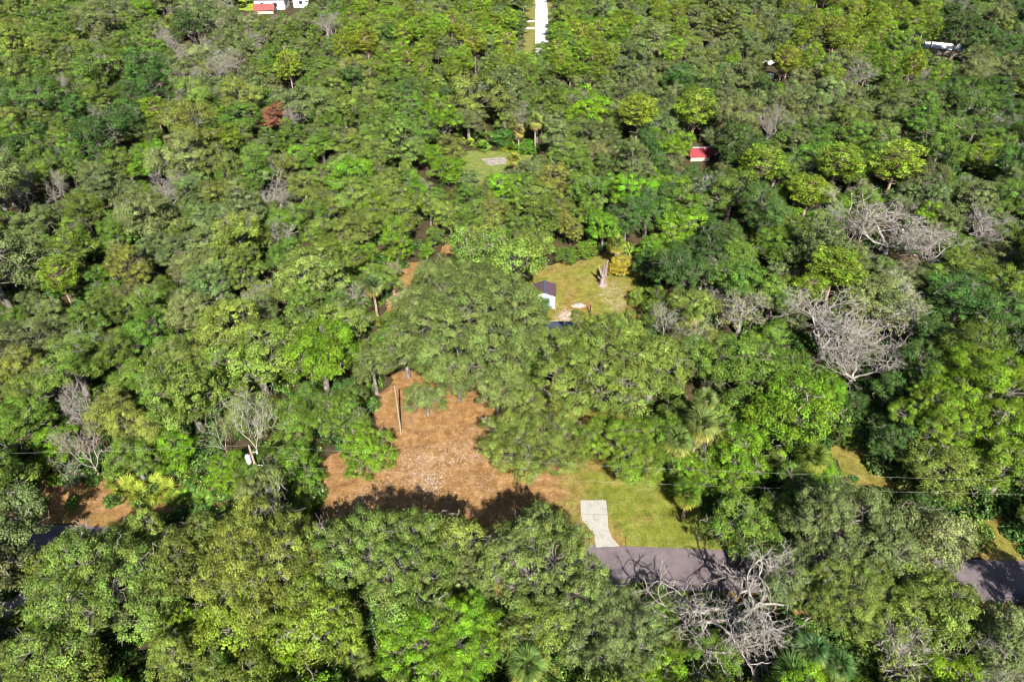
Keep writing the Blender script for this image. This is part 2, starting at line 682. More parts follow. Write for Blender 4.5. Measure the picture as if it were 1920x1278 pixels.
OAKS = [make_tree(100 + i, R=4.6, H=11.0, base=2.6, lobe=1.45 + 0.3 * (i % 3), clump=0.62 + 0.1 * (i % 3), leaf=0.205, dens=430,
                  n_lobes=18 + i % 4, drop=0.05 + 0.06 * (i % 3), twig=0.15 + 0.15 * (i % 2), flat=0.8 + 0.1 * (i % 4)) for i in range(12)]
BIG_OAKS = [make_tree(200 + i, R=8.2, H=13.0, base=3.4, lobe=2.0, clump=0.70, leaf=0.175, dens=520, n_lobes=40, drop=0.10, twig=0.2,
                      flat=0.92, zmin=-0.12, trunk_r=0.5) for i in range(4)]
GIANT = make_tree(301, R=12.0, H=14.5, base=2.5, lobe=2.2, clump=0.78, leaf=0.19, dens=430, n_lobes=130, drop=0.01, twig=0.1,
                  flat=1.0, zmin=-0.3, trunk_r=0.75, rr0=0.88)
BUSHY = [make_tree(400 + i, R=4.2, H=7.5, base=0.5, lobe=1.8, clump=0.62, leaf=0.18, dens=420, n_lobes=16, drop=0.02, twig=0.0, zmin=-0.5, up=0.5)
         for i in range(3)]
PINES = [make_pine(500 + i, R=3.0 + 0.3 * i, H=14.0, base=7.2 - i * 0.5, n=64 + 8 * i) for i in range(4)]
SPARSE = [make_tree(600 + i, R=4.6, H=9.5, base=2.2, lobe=1.7, clump=0.5, leaf=0.2, dens=170, n_lobes=17, drop=0.35, twig=0.8, bark=BARK_PALE)
          for i in range(3)]
BARES = [make_bare(700, R=5.0, H=9.0, depth=5, r0=0.30, moss=0.6),
         make_bare(701, R=5.0, H=9.0, depth=5, r0=0.26, moss=0.0, limbs=5),
         make_bare(702, R=4.0, H=10.0, depth=5, r0=0.25, moss=1.5, limbs=4)]
WHITE_FORK = make_bare(720, R=3.0, H=11.0, depth=4, r0=0.17, limbs=3, crook=0.35, spread_a=0.4, base=2.5, bark=BARK_WHITE, moss=9.0, twigs=2, L0k=0.36)
BARE_OAK = make_bare(716, R=8.0, H=8.0, depth=5, r0=0.47, limbs=8, crook=0.6, spread_a=0.62, base=1.5, moss=0.8, flatness=0.07, twigs=4, L0k=0.5)


def shrub_mesh(seed, leafmat, R=1.2):
    rng = np.random.default_rng(seed)
    c = rdir(9, rng, 0) * np.array([R * .6, R * .6, R * .6])
    idx = np.repeat(np.arange(9), 55)
    n = len(idx)
    dd = rdir(n, rng, -0.3)
    p = c[idx] + dd * (0.55 * R * rng.uniform(.4, 1, n) ** .5)[:, None]
    v, f = leaves_tris(p, unit(dd + np.array([0, 0, .4]) + rng.normal(0, .4, (n, 3))), 0.26, rng)
    return np_mesh('leaves', v, f, leafmat, rnd=rng.uniform(0, 1, n))


def frond_mesh(seed, L=1.35, blades=15, droop=0.5):
    """costapalmate fan: stalk along +X then a folded fan of narrow blades"""
    rng = np.random.default_rng(seed)
    V, F = [], []
    stalk = L * 0.8
    V += [(0, -0.03, 0), (0, 0.03, 0), (stalk, 0.02, 0.10), (stalk, -0.02, 0.10)]
    F.append((0, 1, 2, 3))
    for i in range(blades):
        a = math.radians(-105 + 210 * i / (blades - 1)) + rng.normal(0, 0.03)
        bl = L * (0.72 + 0.28 * math.cos(a)) * rng.uniform(0.9, 1.08)
        w = 0.05 * L
        ux, uy = math.cos(a), math.sin(a)
        nx, ny = -uy, ux
        b = len(V)
        m = bl * 0.55
        V += [(stalk, 0, 0.10),
              (stalk + ux * m + nx * w, uy * m + ny * w, 0.10 - droop * 0.12 * m + 0.03),
              (stalk + ux * bl, uy * bl, 0.10 - droop * bl * 0.55),
              (stalk + ux * m - nx * w, uy * m - ny * w, 0.10 - droop * 0.12 * m - 0.03)]
        F.append((b, b + 1, b + 2, b + 3))
    V, F = np.array(V), np.array(F)
    return np_mesh('frond', V, F, FROND, rnd=rng.uniform(0, 0.9, len(F)))


FRONDS = [frond_mesh(800 + i, 1.35, 15, 0.35 + 0.3 * i) for i in range(3)]
PALM_TRUNK = {}


def palm_tree(x, y, h, label, tone=(0.17, 0.22, 0.05), s=1.0, n=30, dead=10, group='cabbage palms among the trees', rs=0):
    rng = np.random.default_rng(900 + rs)
    root = empty('palm_tree', (x, y, 0), rng.uniform(0, 6.28))
    tag(root, label, 'palm tree', group)
    segs = []
    top = np.array([rng.normal(0, .25), rng.normal(0, .25), h])
    add_curve(segs, curve((0, 0, -0.2), top, 5, 0, rng, 0.03), 0.24, 0.17)
    for k in range(24):   # old leaf bases
        a = rng.uniform(0, 6.28)
        z = h - rng.uniform(0.0, 1.3)
        c = top * (z / h)
        e = c + np.array([math.cos(a) * 0.42, math.sin(a) * 0.42, 0.3])
        segs.append((c, e, 0.05, 0.03))
    v, f = segs_mesh(segs, 7)
    mesh_obj('trunk', np_mesh('trunk', v, f, BARK_PALM, smooth=True), root)
    for i in range(n + dead):
        isdead = i >= n
        o = mesh_obj('frond', FRONDS[(i * 7) % 3], root)
        a = i * 2.39996 + rng.normal(0, 0.12)
        if isdead:
            el = math.radians(rng.uniform(-80, -50))
            o.color = (*(np.array([0.44, 0.29, 0.15]) * rng.uniform(0.7, 1.15)), 1)
            o['label'] = 'dead tan frond'
        else:
            t = (i + 0.5) / n
            el = math.radians(82 - 128 * t + rng.normal(0, 6))
            yel = max(0, t - 0.55) * 1.3
            c = np.array(tone) * (1 - yel) + np.array([0.42, 0.34, 0.05]) * yel
            o.color = (*(c * rng.uniform(0.8, 1.2)), 1)
        o.location = tuple(top + np.array([0, 0, 0.05 * (1 - i / n)]))
        o.rotation_euler = (rng.normal(0, .25), -el, a)
        k = 0.66 * s * rng.uniform(0.85, 1.12)
        o.scale = (k, k, k)
    return root


def plant(proto, kind, x, y, R=None, H=None, rz=None, tone=(0.1, 0.15, 0.03), label=None, cat=None, group=None, ry=None):
    sx = (R / proto['R']) if R else 1.0
    sy = (ry / proto['R']) if ry else sx
    sz = (H / proto['H']) if H else sx
    root = empty(kind, (x, y, 0), random.uniform(0, 6.28) if rz is None else rz)
    root.scale = (sx, sy, sz)
    tag(root, label, cat, group)
    for part in ('trunk', 'branches', 'limbs', 'twigs', 'crown'):
        if part in proto:
            o = mesh_obj('limbs' if part == 'branches' and 'twigs' in proto else part, proto[part], root)
            o.color = (*tone, 1.0)
    return root


TONES = {
    'olive': (0.128, 0.172, 0.030), 'grey': (0.112, 0.148, 0.046), 'bright': (0.110, 0.205, 0.012), 'mid': (0.088, 0.148, 0.020),
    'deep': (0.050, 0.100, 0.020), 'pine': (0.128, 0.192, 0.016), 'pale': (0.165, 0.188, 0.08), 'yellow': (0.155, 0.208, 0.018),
}
TONE_WORD = {'olive': 'olive-green', 'grey': 'grey-green', 'bright': 'bright green', 'mid': 'mid-green', 'deep': 'deep green',
             'pine': 'yellow-green', 'pale': 'pale green', 'yellow': 'yellowish green'}


def vary(t, a=0.12):
    k = random.uniform(1 - a, 1 + a)
    return tuple(max(0.004, c * k * random.uniform(1 - a * 0.6, 1 + a * 0.6)) for c in t)


# ================================================================== SETTING: ground, lawns, road
ROT = math.radians(2.6)


def road_y(x):
    return 45.6 - 0.045 * x


def ground_build(nt, pos):
    a = ramp(nt, noise(nt, pos, 0.10, 5, 0.6), [(0.35, (0.03, 0.024, 0.014)), (0.5, (0.06, 0.045, 0.025)), (0.68, (0.13, 0.08, 0.045))])
    b = ramp(nt, noise(nt, pos, 1.4, 6, 0.75), [(0.4, (0.02, 0.025, 0.01)), (0.6, (0.09, 0.07, 0.04))])
    return mixc(nt, 0.5, a, b)


def rough_bump(nt, pos):
    return noise(nt, pos, 3.0, 6, 0.8), 0.9, 0.25


GROUND = surf('forest_floor', ground_build, 0.95, 0.05, rough_bump)


def lawn_build(kind):
    def f(nt, pos):
        sep = N(nt, 'ShaderNodeSeparateXYZ')
        nt.links.new(pos, sep.inputs[0])
        X = sep.outputs[0]
        Y = sep.outputs[1]
        n1 = noise(nt, pos, 0.16, 5, 0.62, 0.4)
        n2 = noise(nt, pos, 1.1, 6, 0.75)
        n3 = noise(nt, pos, 5.5, 5, 0.8)
        orange = ramp(nt, n2, [(0.3, (0.145, 0.078, 0.031)), (0.5, (0.25, 0.138, 0.054)), (0.7, (0.335, 0.215, 0.11))])
        green = ramp(nt, n2, [(0.3, (0.085, 0.115, 0.016)), (0.5, (0.155, 0.175, 0.028)), (0.72, (0.225, 0.20, 0.05))])
        if kind == 'front':     # litter on the left, grass towards the drive
            g = math_n(nt, 'ADD', math_n(nt, 'MULTIPLY', X, 0.085), math_n(nt, 'MULTIPLY', math_n(nt, 'SUBTRACT', n1, 0.5), 4.5))
            g = math_n(nt, 'SUBTRACT', g, 0.22, True)
        elif kind == 'back':
            g = math_n(nt, 'ADD', math_n(nt, 'MULTIPLY', math_n(nt, 'SUBTRACT', n1, 0.5), 2.2), 0.72, True)
        elif kind == 'left':
            g = math_n(nt, 'ADD', math_n(nt, 'MULTIPLY', math_n(nt, 'SUBTRACT', n1, 0.5), 2.0), 0.05, True)
        else:
            g = math_n(nt, 'ADD', math_n(nt, 'MULTIPLY', math_n(nt, 'SUBTRACT', n1, 0.5), 2.5), 0.55, True)
        c = mixc(nt, g, orange, green)
        # fine mottling of blades and needles
        mid = ramp(nt, noise(nt, pos, 0.55, 5, 0.7, 0.8), [(0.3, (0.72, 0.70, 0.72)), (0.5, (1.0, 1.0, 1.0)), (0.7, (1.28, 1.3, 1.35))])
        c = mixc(nt, 1.0, c, mid, 'MULTIPLY')
        fine = ramp(nt, n3, [(0.25, (0.62, 0.6, 0.58)), (0.5, (1.0, 1.0, 1.0)), (0.75, (1.32, 1.3, 1.3))])
        c = mixc(nt, 1.0, c, fine, 'MULTIPLY')
        # pale dry leaves and sand drifts
        n4 = noise(nt, pos, 0.33, 6, 0.7, 0.6)
        sp = noise(nt, pos, 7.0, 3, 0.85)
        m = math_n(nt, 'MULTIPLY', ramp(nt, n4, [(0.54, 0.0), (0.66, 1.0)]), ramp(nt, sp, [(0.50, 0.0), (0.60, 1.0)]))
        c = mixc(nt, math_n(nt, 'MULTIPLY', m, 0.55 if kind != 'grass' else 0.15), c, (0.42, 0.32, 0.28))
        return c
    return f


LAWN_F = surf('front_lawn_surface', lawn_build('front'), 0.95, 0.05, rough_bump)
LAWN_B = surf('back_lawn_surface', lawn_build('back'), 0.95, 0.05, rough_bump)
LAWN_L = surf('side_yard_surface', lawn_build('left'), 0.95, 0.05, rough_bump)
LAWN_G = surf('verge_surface', lawn_build('grass'), 0.95, 0.05, rough_bump)


def asphalt_build(nt, pos):
    a = ramp(nt, noise(nt, pos, 0.5, 5, 0.65), [(0.35, (0.105, 0.085, 0.092)), (0.65, (0.155, 0.125, 0.134))])
    b = ramp(nt, noise(nt, pos, 14, 4, 0.85), [(0.3, (0.7, 0.7, 0.7)), (0.7, (1.3, 1.3, 1.3))])
    c = mixc(nt, 1.0, a, b, 'MULTIPLY')
    # pale seams and tar repairs
    cr = N(nt, 'ShaderNodeTexVoronoi', feature='DISTANCE_TO_EDGE')
    cr.inputs['Scale'].default_value = 0.45
    nt.links.new(pos, cr.inputs['Vector'])
    k = ramp(nt, cr.outputs['Distance'], [(0.0, 1.0), (0.02, 0.0)])
    return mixc(nt, math_n(nt, 'MULTIPLY', k, 0.12), c, (0.05, 0.045, 0.045))


ASPHALT = surf('asphalt', asphalt_build, 0.9, 0.15)
CONCRETE = surf('concrete', lambda nt, pos: mixc(nt, math_n(nt, 'MULTIPLY', ramp(nt, noise(nt, pos, 0.9, 5, 0.7, 0.8), [(0.5, 0.0), (0.68, 1.0)]), 0.55),
                ramp(nt, noise(nt, pos, 6, 5, 0.8), [(0.3, (0.27, 0.26, 0.235)), (0.7, (0.35, 0.335, 0.305))]), (0.17, 0.15, 0.12)), 0.85, 0.15)
PALE_ROAD = surf('pale_road_surface', mottled((0.34, 0.335, 0.34), (0.48, 0.47, 0.48), 0.4), 0.85, 0.1)


def sheet(name, pts, z, mat, sub=0.0, label=None):
    """flat sheet on the ground with a slightly wandering edge"""
    out = []
    rng = np.random.default_rng(len(name) + len(pts))
    n = len(pts)
    for i in range(n):
        a = np.array(pts[i], float)
        b = np.array(pts[(i + 1) % n], float)
        k = max(1, int(np.linalg.norm(b - a) / 1.2)) if sub else 1
        for j in range(k):
            p = a + (b - a) * j / k
            if sub:
                p = p + rng.normal(0, sub, 2)
            out.append((p[0], p[1], z))
    me = bpy.data.meshes.new(name)
    me.from_pydata(out, [], [list(range(len(out)))])
    me.materials.append(mat)
    me.update()
    if me.polygons[0].normal.z < 0:
        me.flip_normals()
    o = mesh_obj(name, me)
    return tag(o, kind='structure')


g = MB()
g.poly([(-900, -120, 0), (900, -120, 0), (900, 1500, 0), (-900, 1500, 0)])
tag(g.build('ground', GROUND), kind='structure')

front_lawn_px = [(600, 868), (705, 790), (715, 735), (735, 700), (800, 690), (900, 700), (1000, 720), (1120, 740), (1230, 830), (1262, 900), (1330, 960), (1400, 1040),
                 (1100, 1033), (900, 1020), (700, 1010), (600, 1000)]
FRONT = [xy(*p) for p in front_lawn_px]
sheet('front_lawn', FRONT, 0.030, LAWN_F, 0.35)
BACK = [xy(*p) for p in [(985, 500), (1050, 496), (1130, 478), (1200, 478), (1215, 560), (1190, 640), (1100, 660), (980, 660)]]
sheet('back_lawn', BACK, 0.030, LAWN_B, 0.35)
SIDE = [xy(*p) for p in [(724, 606), (732, 548), (768, 494), (800, 488), (826, 500), (815, 540), (790, 590), (770, 625)]]
sheet('side_yard', SIDE, 0.045, LAWN_L, 0.3)
REAR = [xy(*p) for p in [(850, 283), (1000, 283), (1010, 330), (960, 350), (880, 350), (860, 320)]]
sheet('rear_clearing', REAR, 0.030, surf('rear_grass', mottled((0.10, 0.135, 0.03), (0.19, 0.215, 0.06), 0.7), 0.95, 0.05, rough_bump), 0.3)
sheet('sand_patch', [xy(*p) for p in [(905, 297), (950, 296), (948, 309), (922, 311), (903, 301)]], 0.05,
      surf('pale_sand', mottled((0.17, 0.15, 0.13), (0.30, 0.26, 0.23), 1.2), 0.95, 0.05), 0.25)
sheet('litter_patch', [xy(*p) for p in [(826, 488), (830, 462), (846, 456), (852, 476), (842, 490)]], 0.05, LAWN_L, 0.15)
# verge strips on both sides of the road
sheet('road_verge', [(-23.9, road_y(-23.9) + 2.7), (75, road_y(75) + 2.7), (75, road_y(75) + 8.5), (38, road_y(38) + 9), (20, road_y(20) + 3.2), (-22, road_y(-22) + 3.2),
                     (-24, road_y(-22) + 2.7)], 0.015, LAWN_G, 0.3)
sheet('left_verge', [(-90, road_y(-90) + 2.7), (-24, road_y(-24) + 2.7), (-24, road_y(-24) + 6.0), (-30, road_y(-30) + 8.5), (-90, road_y(-90) + 13)], 0.022, LAWN_L, 0.3)
sheet('near_verge', [(-75, road_y(-75) - 2.7), (75, road_y(75) - 2.7), (75, road_y(75) - 4.5), (20, road_y(20) - 5.2), (10, road_y(10) - 4.0), (-75, road_y(-75) - 4.5)], 0.015, LAWN_L, 0.3)
road = MB()
for i in range(-12, 12):
    x0, x1 = i * 8.0, i * 8.0 + 8.0
    road.poly([(x0, road_y(x0) - 2.65, 0.06), (x1, road_y(x1) - 2.65, 0.06), (x1, road_y(x1) + 2.65, 0.06), (x0, road_y(x0) + 2.65, 0.06)])
tag(road.build('road', ASPHALT), kind='structure')
sheet('weedy_strip', [xy(*p) for p in [(1550, 790), (1600, 800), (1680, 860), (1740, 920), (1760, 960), (1660, 960), (1590, 900), (1555, 850)]], 0.045, LAWN_G, 0.3)

# driveway: two concrete slabs and a flared apron
dpx = [(1088, 938), (1136, 938), (1139, 963), (1089, 963)]
slab1 = [xy(*p) for p in dpx]
slab2 = [xy(*p) for p in [(1089, 964.2), (1139, 964.2), (1140.5, 990), (1147, 1008), (1161, 1024), (1117, 1026), (1114, 1005), (1100, 984), (1091, 975)]]
drv = empty('concrete_driveway', (slab1[0][0], slab1[0][1], 0))
tag(drv, 'pale concrete driveway slab with flared apron running from lawn to the road', 'driveway', None)
for sl in (slab1, slab2):
    m_ = MB()
    m_.prism([(p[0] - slab1[0][0], p[1] - slab1[0][1]) for p in sl][::-1], -0.1, 0.10)
    m_.build('slab', CONCRETE, drv)
# pale drive at the lower left edge of the picture
ll = [xy(*p) for p in [(-60, 1165), (0, 1108), (44, 1070), (75, 1085), (40, 1140), (24, 1215), (-40, 1290)]]
c_ = MB()
o_ = (ll[0][0], ll[0][1])
c_.prism([(p[0] - o_[0], p[1] - o_[1]) for p in ll][::-1], -0.05, 0.05)
dd_ = c_.build('side_driveway', CONCRETE, None, (o_[0], o_[1], 0))
tag(dd_, 'pale concrete drive cut off by the lower left edge, beside the nearest oak', 'driveway')

# far road with its grass strip and white drives
def far_x(Y):
    return 11.9 + 0.028 * (Y - 289)


fr = MB()
fr.poly([(far_x(238) - 2.7, 238, 0.02), (far_x(238) + 2.7, 238, 0.02), (far_x(700) + 2.7, 700, 0.02), (far_x(700) - 2.7, 700, 0.02)])
tag(fr.build('far_road', PALE_ROAD), kind='structure')
GRASS_Y = surf('far_verge_grass', mottled((0.11, 0.12, 0.03), (0.19, 0.165, 0.06), 0.25), 0.95, 0.05)  # mottled yellow-green and tan grass of the far verge
fr = MB()
fr.poly([(far_x(250) - 7.3, 250, 0.006), (far_x(250) - 2.7, 250, 0.006), (far_x(520) - 2.7, 520, 0.006), (far_x(520) - 7.3, 520, 0.006)])
fr.poly([(far_x(250) + 2.7, 250, 0.006), (far_x(250) + 5.0, 250, 0.006), (far_x(520) + 5.0, 520, 0.006), (far_x(520) + 2.7, 520, 0.006)])
tag(fr.build('far_verge', GRASS_Y), kind='structure')
for (py, side, lb) in ((12, -1, 'narrow white driveway crossing the far verge, farthest of the three on the left'),
                       (40, -1, 'narrow white driveway crossing the far verge, middle of the three on the left'),
                       (53.5, -1, 'narrow white driveway crossing the far verge, nearest of the three on the left'),
                       (37, 1, 'narrow white driveway on the right side of the far road')):
    Y = at(1000, py)[1]
    w = 1.5
    m_ = MB()
    X0 = far_x(Y) - 2.7 if side < 0 else far_x(Y) + 2.7
    m_.box(min(0, side * 5.5), max(0, side * 5.5), -w, w, -0.05, 0.04)
    tag(m_.build('driveway', PALE_ROAD, None, (X0, Y, 0)), lb, 'driveway', 'white driveways off the far road')

# far lawn by the white house
sheet('far_lawn', [xy(*p) for p in [(425, 18), (500, 22), (520, 5), (500, -14), (430, -14)]], 0.006, surf('far_lawn_grass', mottled((0.15, 0.21, 0.02), (0.24, 0.30, 0.04), 0.2), 0.95, 0.05), 0.4)
sheet('far_street', [xy(*p) for p in [(380, -6), (620, -12), (620, -18), (380, -12)]], 0.02, PALE_ROAD)

# ================================================================== BUILDINGS AND MAN-MADE THINGS
WHITE = surf('white_paint', mottled((0.74, 0.74, 0.74), (0.82, 0.82, 0.82), 1.5), 0.6, 0.3)
ROOF_B = surf('brown_shingle', mottled((0.055, 0.038, 0.05), (0.095, 0.062, 0.075), 6.0), 0.9, 0.15)
ROOF_N = surf('dark_blue_grey_shingle', mottled((0.030, 0.036, 0.075), (0.075, 0.085, 0.15), 5.0), 0.85, 0.2)
DOORM = surf('slate_blue_door', mottled((0.10, 0.14, 0.24), (0.14, 0.18, 0.29), 3.0), 0.5, 0.4)
DARK = surf('dark_opening', lambda nt, pos: (0.02, 0.02, 0.025), 0.3, 0.5)
TAN = surf('tan_stucco', mottled((0.40, 0.33, 0.26), (0.48, 0.41, 0.33), 1.0), 0.9, 0.1)
GLASS = surf('window_glass', lambda nt, pos: (0.03, 0.04, 0.05), 0.08, 0.8)
METAL_W = surf('white_sheet_metal', lambda nt, pos: ramp(nt, noise(nt, pos, 0.7, 5, 0.7), [(0.35, (0.25, 0.27, 0.28)), (0.65, (0.55, 0.56, 0.58))]), 0.45, 0.5)
METAL_R = surf('red_sheet_metal', mottled((0.17, 0.02, 0.028), (0.27, 0.035, 0.045), 2.0), 0.5, 0.4)
BLUEGREY = surf('pale_blue_grey_roofing', mottled((0.26, 0.28, 0.38), (0.34, 0.36, 0.46), 1.0), 0.8, 0.2)
BRICK = surf('orange_brick', mottled((0.20, 0.065, 0.03), (0.34, 0.12, 0.05), 3.0), 0.9, 0.1)
ASH = surf('pale_ash_and_sand', mottled((0.16, 0.13, 0.11), (0.38, 0.35, 0.32), 2.5), 0.95, 0.05)
POLEM = surf('treated_pole_wood', mottled((0.22, 0.17, 0.12), (0.36, 0.29, 0.21), 1.5), 0.9, 0.1)
POLEP = surf('pale_weathered_pole', mottled((0.22, 0.17, 0.12), (0.34, 0.27, 0.20), 1.5), 0.9, 0.1)
WIREM = surf('aluminium_wire', lambda nt, pos: (0.30, 0.30, 0.27), 0.5, 0.4)
GREYM = surf('transformer_grey_paint', lambda nt, pos: (0.38, 0.40, 0.40), 0.5, 0.4)


def gable_building(name, x, y, w, d, wall_h, ridge_h, wall, roof, rz, label, cat, ridge_along='y', over=0.2, door=None, windows=()):
    """w along local x, d along local y; local origin at the centre; ridge along y or x"""
    root = empty(name, (x, y, 0), rz)
    tag(root, label, cat)
    hw, hd = w / 2, d / 2
    m = MB()
    if ridge_along == 'y':
        m.poly([(-hw, -hd, 0), (hw, -hd, 0), (hw, -hd, wall_h), (0, -hd, ridge_h), (-hw, -hd, wall_h)])
        m.poly([(hw, hd, 0), (-hw, hd, 0), (-hw, hd, wall_h), (0, hd, ridge_h), (hw, hd, wall_h)])
        m.poly([(-hw, hd, 0), (-hw, -hd, 0), (-hw, -hd, wall_h), (-hw, hd, wall_h)])
        m.poly([(hw, -hd, 0), (hw, hd, 0), (hw, hd, wall_h), (hw, -hd, wall_h)])
    else:
        m.poly([(-hw, -hd, 0), (hw, -hd, 0), (hw, -hd, wall_h), (-hw, -hd, wall_h)])
        m.poly([(hw, hd, 0), (-hw, hd, 0), (-hw, hd, wall_h), (hw, hd, wall_h)])
        m.poly([(-hw, hd, 0), (-hw, -hd, 0), (-hw, -hd, wall_h), (-hw, 0, ridge_h), (-hw, hd, wall_h)])
        m.poly([(hw, -hd, 0), (hw, hd, 0), (hw, hd, wall_h), (hw, 0, ridge_h), (hw, -hd, wall_h)])
    m.build('walls', wall, root)
    r = MB()
    t = 0.10
    if ridge_along == 'y':
        s = (ridge_h - wall_h) / hw
        for sg in (-1, 1):
            xe = sg * (hw + over)
            ze = wall_h - s * over
            y0, y1 = -hd - over, hd + over
            a = [(0, y0, ridge_h + 0.02), (xe, y0, ze + 0.02), (xe, y1, ze + 0.02), (0, y1, ridge_h + 0.02)]
            bq = [(p[0], p[1], p[2] + t) for p in a]
            r.poly(bq if sg > 0 else bq[::-1])
            r.poly(a[::-1] if sg > 0 else a)
            r.poly([a[1], a[2], bq[2], bq[1]])
            r.poly([a[0], a[1], bq[1], bq[0]])
            r.poly([a[2], a[3], bq[3], bq[2]])
    else:
        s = (ridge_h - wall_h) / hd
        for sg in (-1, 1):
            ye = sg * (hd + over)
            ze = wall_h - s * over
            x0, x1 = -hw - over, hw + over
            a = [(x0, 0, ridge_h + 0.02), (x0, ye, ze + 0.02), (x1, ye, ze + 0.02), (x1, 0, ridge_h + 0.02)]
            bq = [(p[0], p[1], p[2] + t) for p in a]
            r.poly(bq)
            r.poly(a[::-1])
            r.poly([a[1], a[2], bq[2], bq[1]])
            r.poly([a[0], a[1], bq[1], bq[0]])
            r.poly([a[2], a[3], bq[3], bq[2]])
    ro = r.build('roof', roof, root)
    for (x0, x1, z0, z1) in windows:
        f = MB()
        f.box(x0 - 0.08, x1 + 0.08, -hd - 0.05, -hd - 0.003, z0 - 0.08, z1 + 0.08)
        fo = f.build('window', WHITE, root)
        f = MB()
        f.box(x0, x1, -hd - 0.07, -hd - 0.053, z0, z1)
        f.build('pane', GLASS, fo)
    return root, ro


# shed in the back yard
sx, sy = at(1021, 576)[:2]
shed, shed_roof = gable_building('garden_shed', sx, sy + 1.75, 3.6, 3.5, 2.3, 2.95, WHITE, ROOF_B, -ROT,
                                 'small white garden shed with brown shingle gable roof in the back yard', 'shed', 'y', 0.18)
m_ = MB()
m_.box(-1.05, 0.9, -1.80, -1.755, 0.12, 2.0)
dleaf = m_.build('door', DOORM, shed)
m_ = MB()
m_.box(-0.10, -0.06, -1.835, -1.802, 0.12, 2.0)
m_.build('door_seam', WHITE, dleaf)
m_ = MB()
m_.box(-1.15, -1.06, -1.81, -1.756, 0.05, 2.1)
m_.box(0.91, 1.0, -1.81, -1.756, 0.05, 2.1)
m_.box(-1.06, 0.91, -1.81, -1.756, 2.003, 2.1)
m_.build('door_frame', WHITE, shed)
m_ = MB()
m_.box(-1.95, 1.95, -2.25, -1.84, 0.0, 0.10)
m_.build('step', CONCRETE, shed)
# ridge cap
m_ = MB()
m_.box(-0.14, 0.14, -1.95, 1.95, 3.055, 3.085)
m_.build('ridge_cap', ROOF_N, shed_roof)

# house under the oaks: only the back corner of its shingle roof shows
hx, hy = at(1006, 604, 2.9)[:2]
HW, HD = 14.0, 10.0
house = empty('house', (hx + HW / 2, hy - HD / 2, 0), -ROT)
tag(house, 'house mostly hidden under two big oaks, one corner of its dark blue roof showing', 'house')
m_ = MB()
m_.box(-HW / 2 + 0.5, HW / 2 - 0.5, -HD / 2 + 0.5, HD / 2 - 0.5, 0, 2.7)
m_.build('walls', TAN, house)
m_ = MB()
ncr = 22
for side in (1, -1):
    for k in range(ncr):
        f0_, f1_ = k / ncr, (k + 1) / ncr
        y0_, y1_ = side * HD / 2 * (1 - f0_), side * HD / 2 * (1 - f1_)
        z0_, z1_ = 2.9 + 2.3 * f0_, 2.9 + 2.3 * f1_
        xa, xb = -HW / 2 + 2.6 * f0_, HW / 2 - 2.6 * f0_
        lift = 0.06
        q = [(xa, y0_, z0_ + lift), (xb, y0_, z0_ + lift), (xb, y1_, z1_), (xa, y1_, z1_)]
        m_.poly(q if side < 0 else q[::-1])
        q = [(xa, y0_, z0_ - 0.05), (xb, y0_, z0_ - 0.05), (xb, y0_, z0_ + lift), (xa, y0_, z0_ + lift)]
        m_.poly(q if side < 0 else q[::-1])
for sg in (-1, 1):
    a = [(sg * HW / 2, -HD / 2, 2.9), (sg * HW / 2, HD / 2, 2.9), (sg * (HW / 2 - 2.6), 0, 5.2)]
    m_.poly(a if sg > 0 else a[::-1])
rf_ = m_.build('roof', ROOF_N, house)
m_ = MB()
m_.box(-HW / 2, HW / 2, HD / 2 + 0.002, HD / 2 + 0.16, 2.78, 2.93)
m_.build('gutter', TAN, rf_)
m_ = MB()
m_.box(-2, -0.9, -HD / 2 + 0.44, -HD / 2 + 0.497, 0.05, 2.1)
m_.build('door', DOORM, house)
for xw in (-5.5, 1.0, 4.0):
    f = MB()
    f.box(xw, xw + 1.4, -HD / 2 + 0.44, -HD / 2 + 0.497, 0.9, 2.1)
    fo = f.build('window', WHITE, house)
    f = MB()
    f.box(xw + 0.08, xw + 1.32, -HD / 2 + 0.42, -HD / 2 + 0.438, 0.98, 2.02)
    f.build('pane', GLASS, fo)

# far white houses at the top edge
fx, fy = xy(531, 19)
gable_building('white_house', fx - 6, fy + 5, 13, 9, 4.2, 6.2, WHITE, BLUEGREY, 0.03, 'white house with pale blue-grey roof at the top edge, left of its neighbour', 'house', 'x', 0.5,
               windows=((-3.8, -2.4, 1.4, 2.8), (1.5, 3.4, 1.2, 2.8)))
fx, fy = xy(566, 18)
gable_building('white_house', fx + 4, fy + 8, 17, 9, 4.2, 6.2, WHITE, BLUEGREY, 0.03, 'white house with pale roof at the top edge, right-hand and wider of the pair', 'house', 'x', 0.5,
               windows=((-5.8, -4.4, 1.4, 2.8), (-1.0, 0.5, 1.4, 2.8), (4, 5.5, 1.4, 2.8)))
fx, fy = xy(494, 26)
gable_building('red_roofed_barn', fx, fy + 3, 8, 8, 1.6, 3.2, TAN, surf('faded_red_roof', mottled((0.20, 0.055, 0.055), (0.27, 0.085, 0.08), 1.0), 0.8, 0.2), 0.15,
               'barn with faded red roof in front of the far white houses', 'barn', 'x', 0.4)
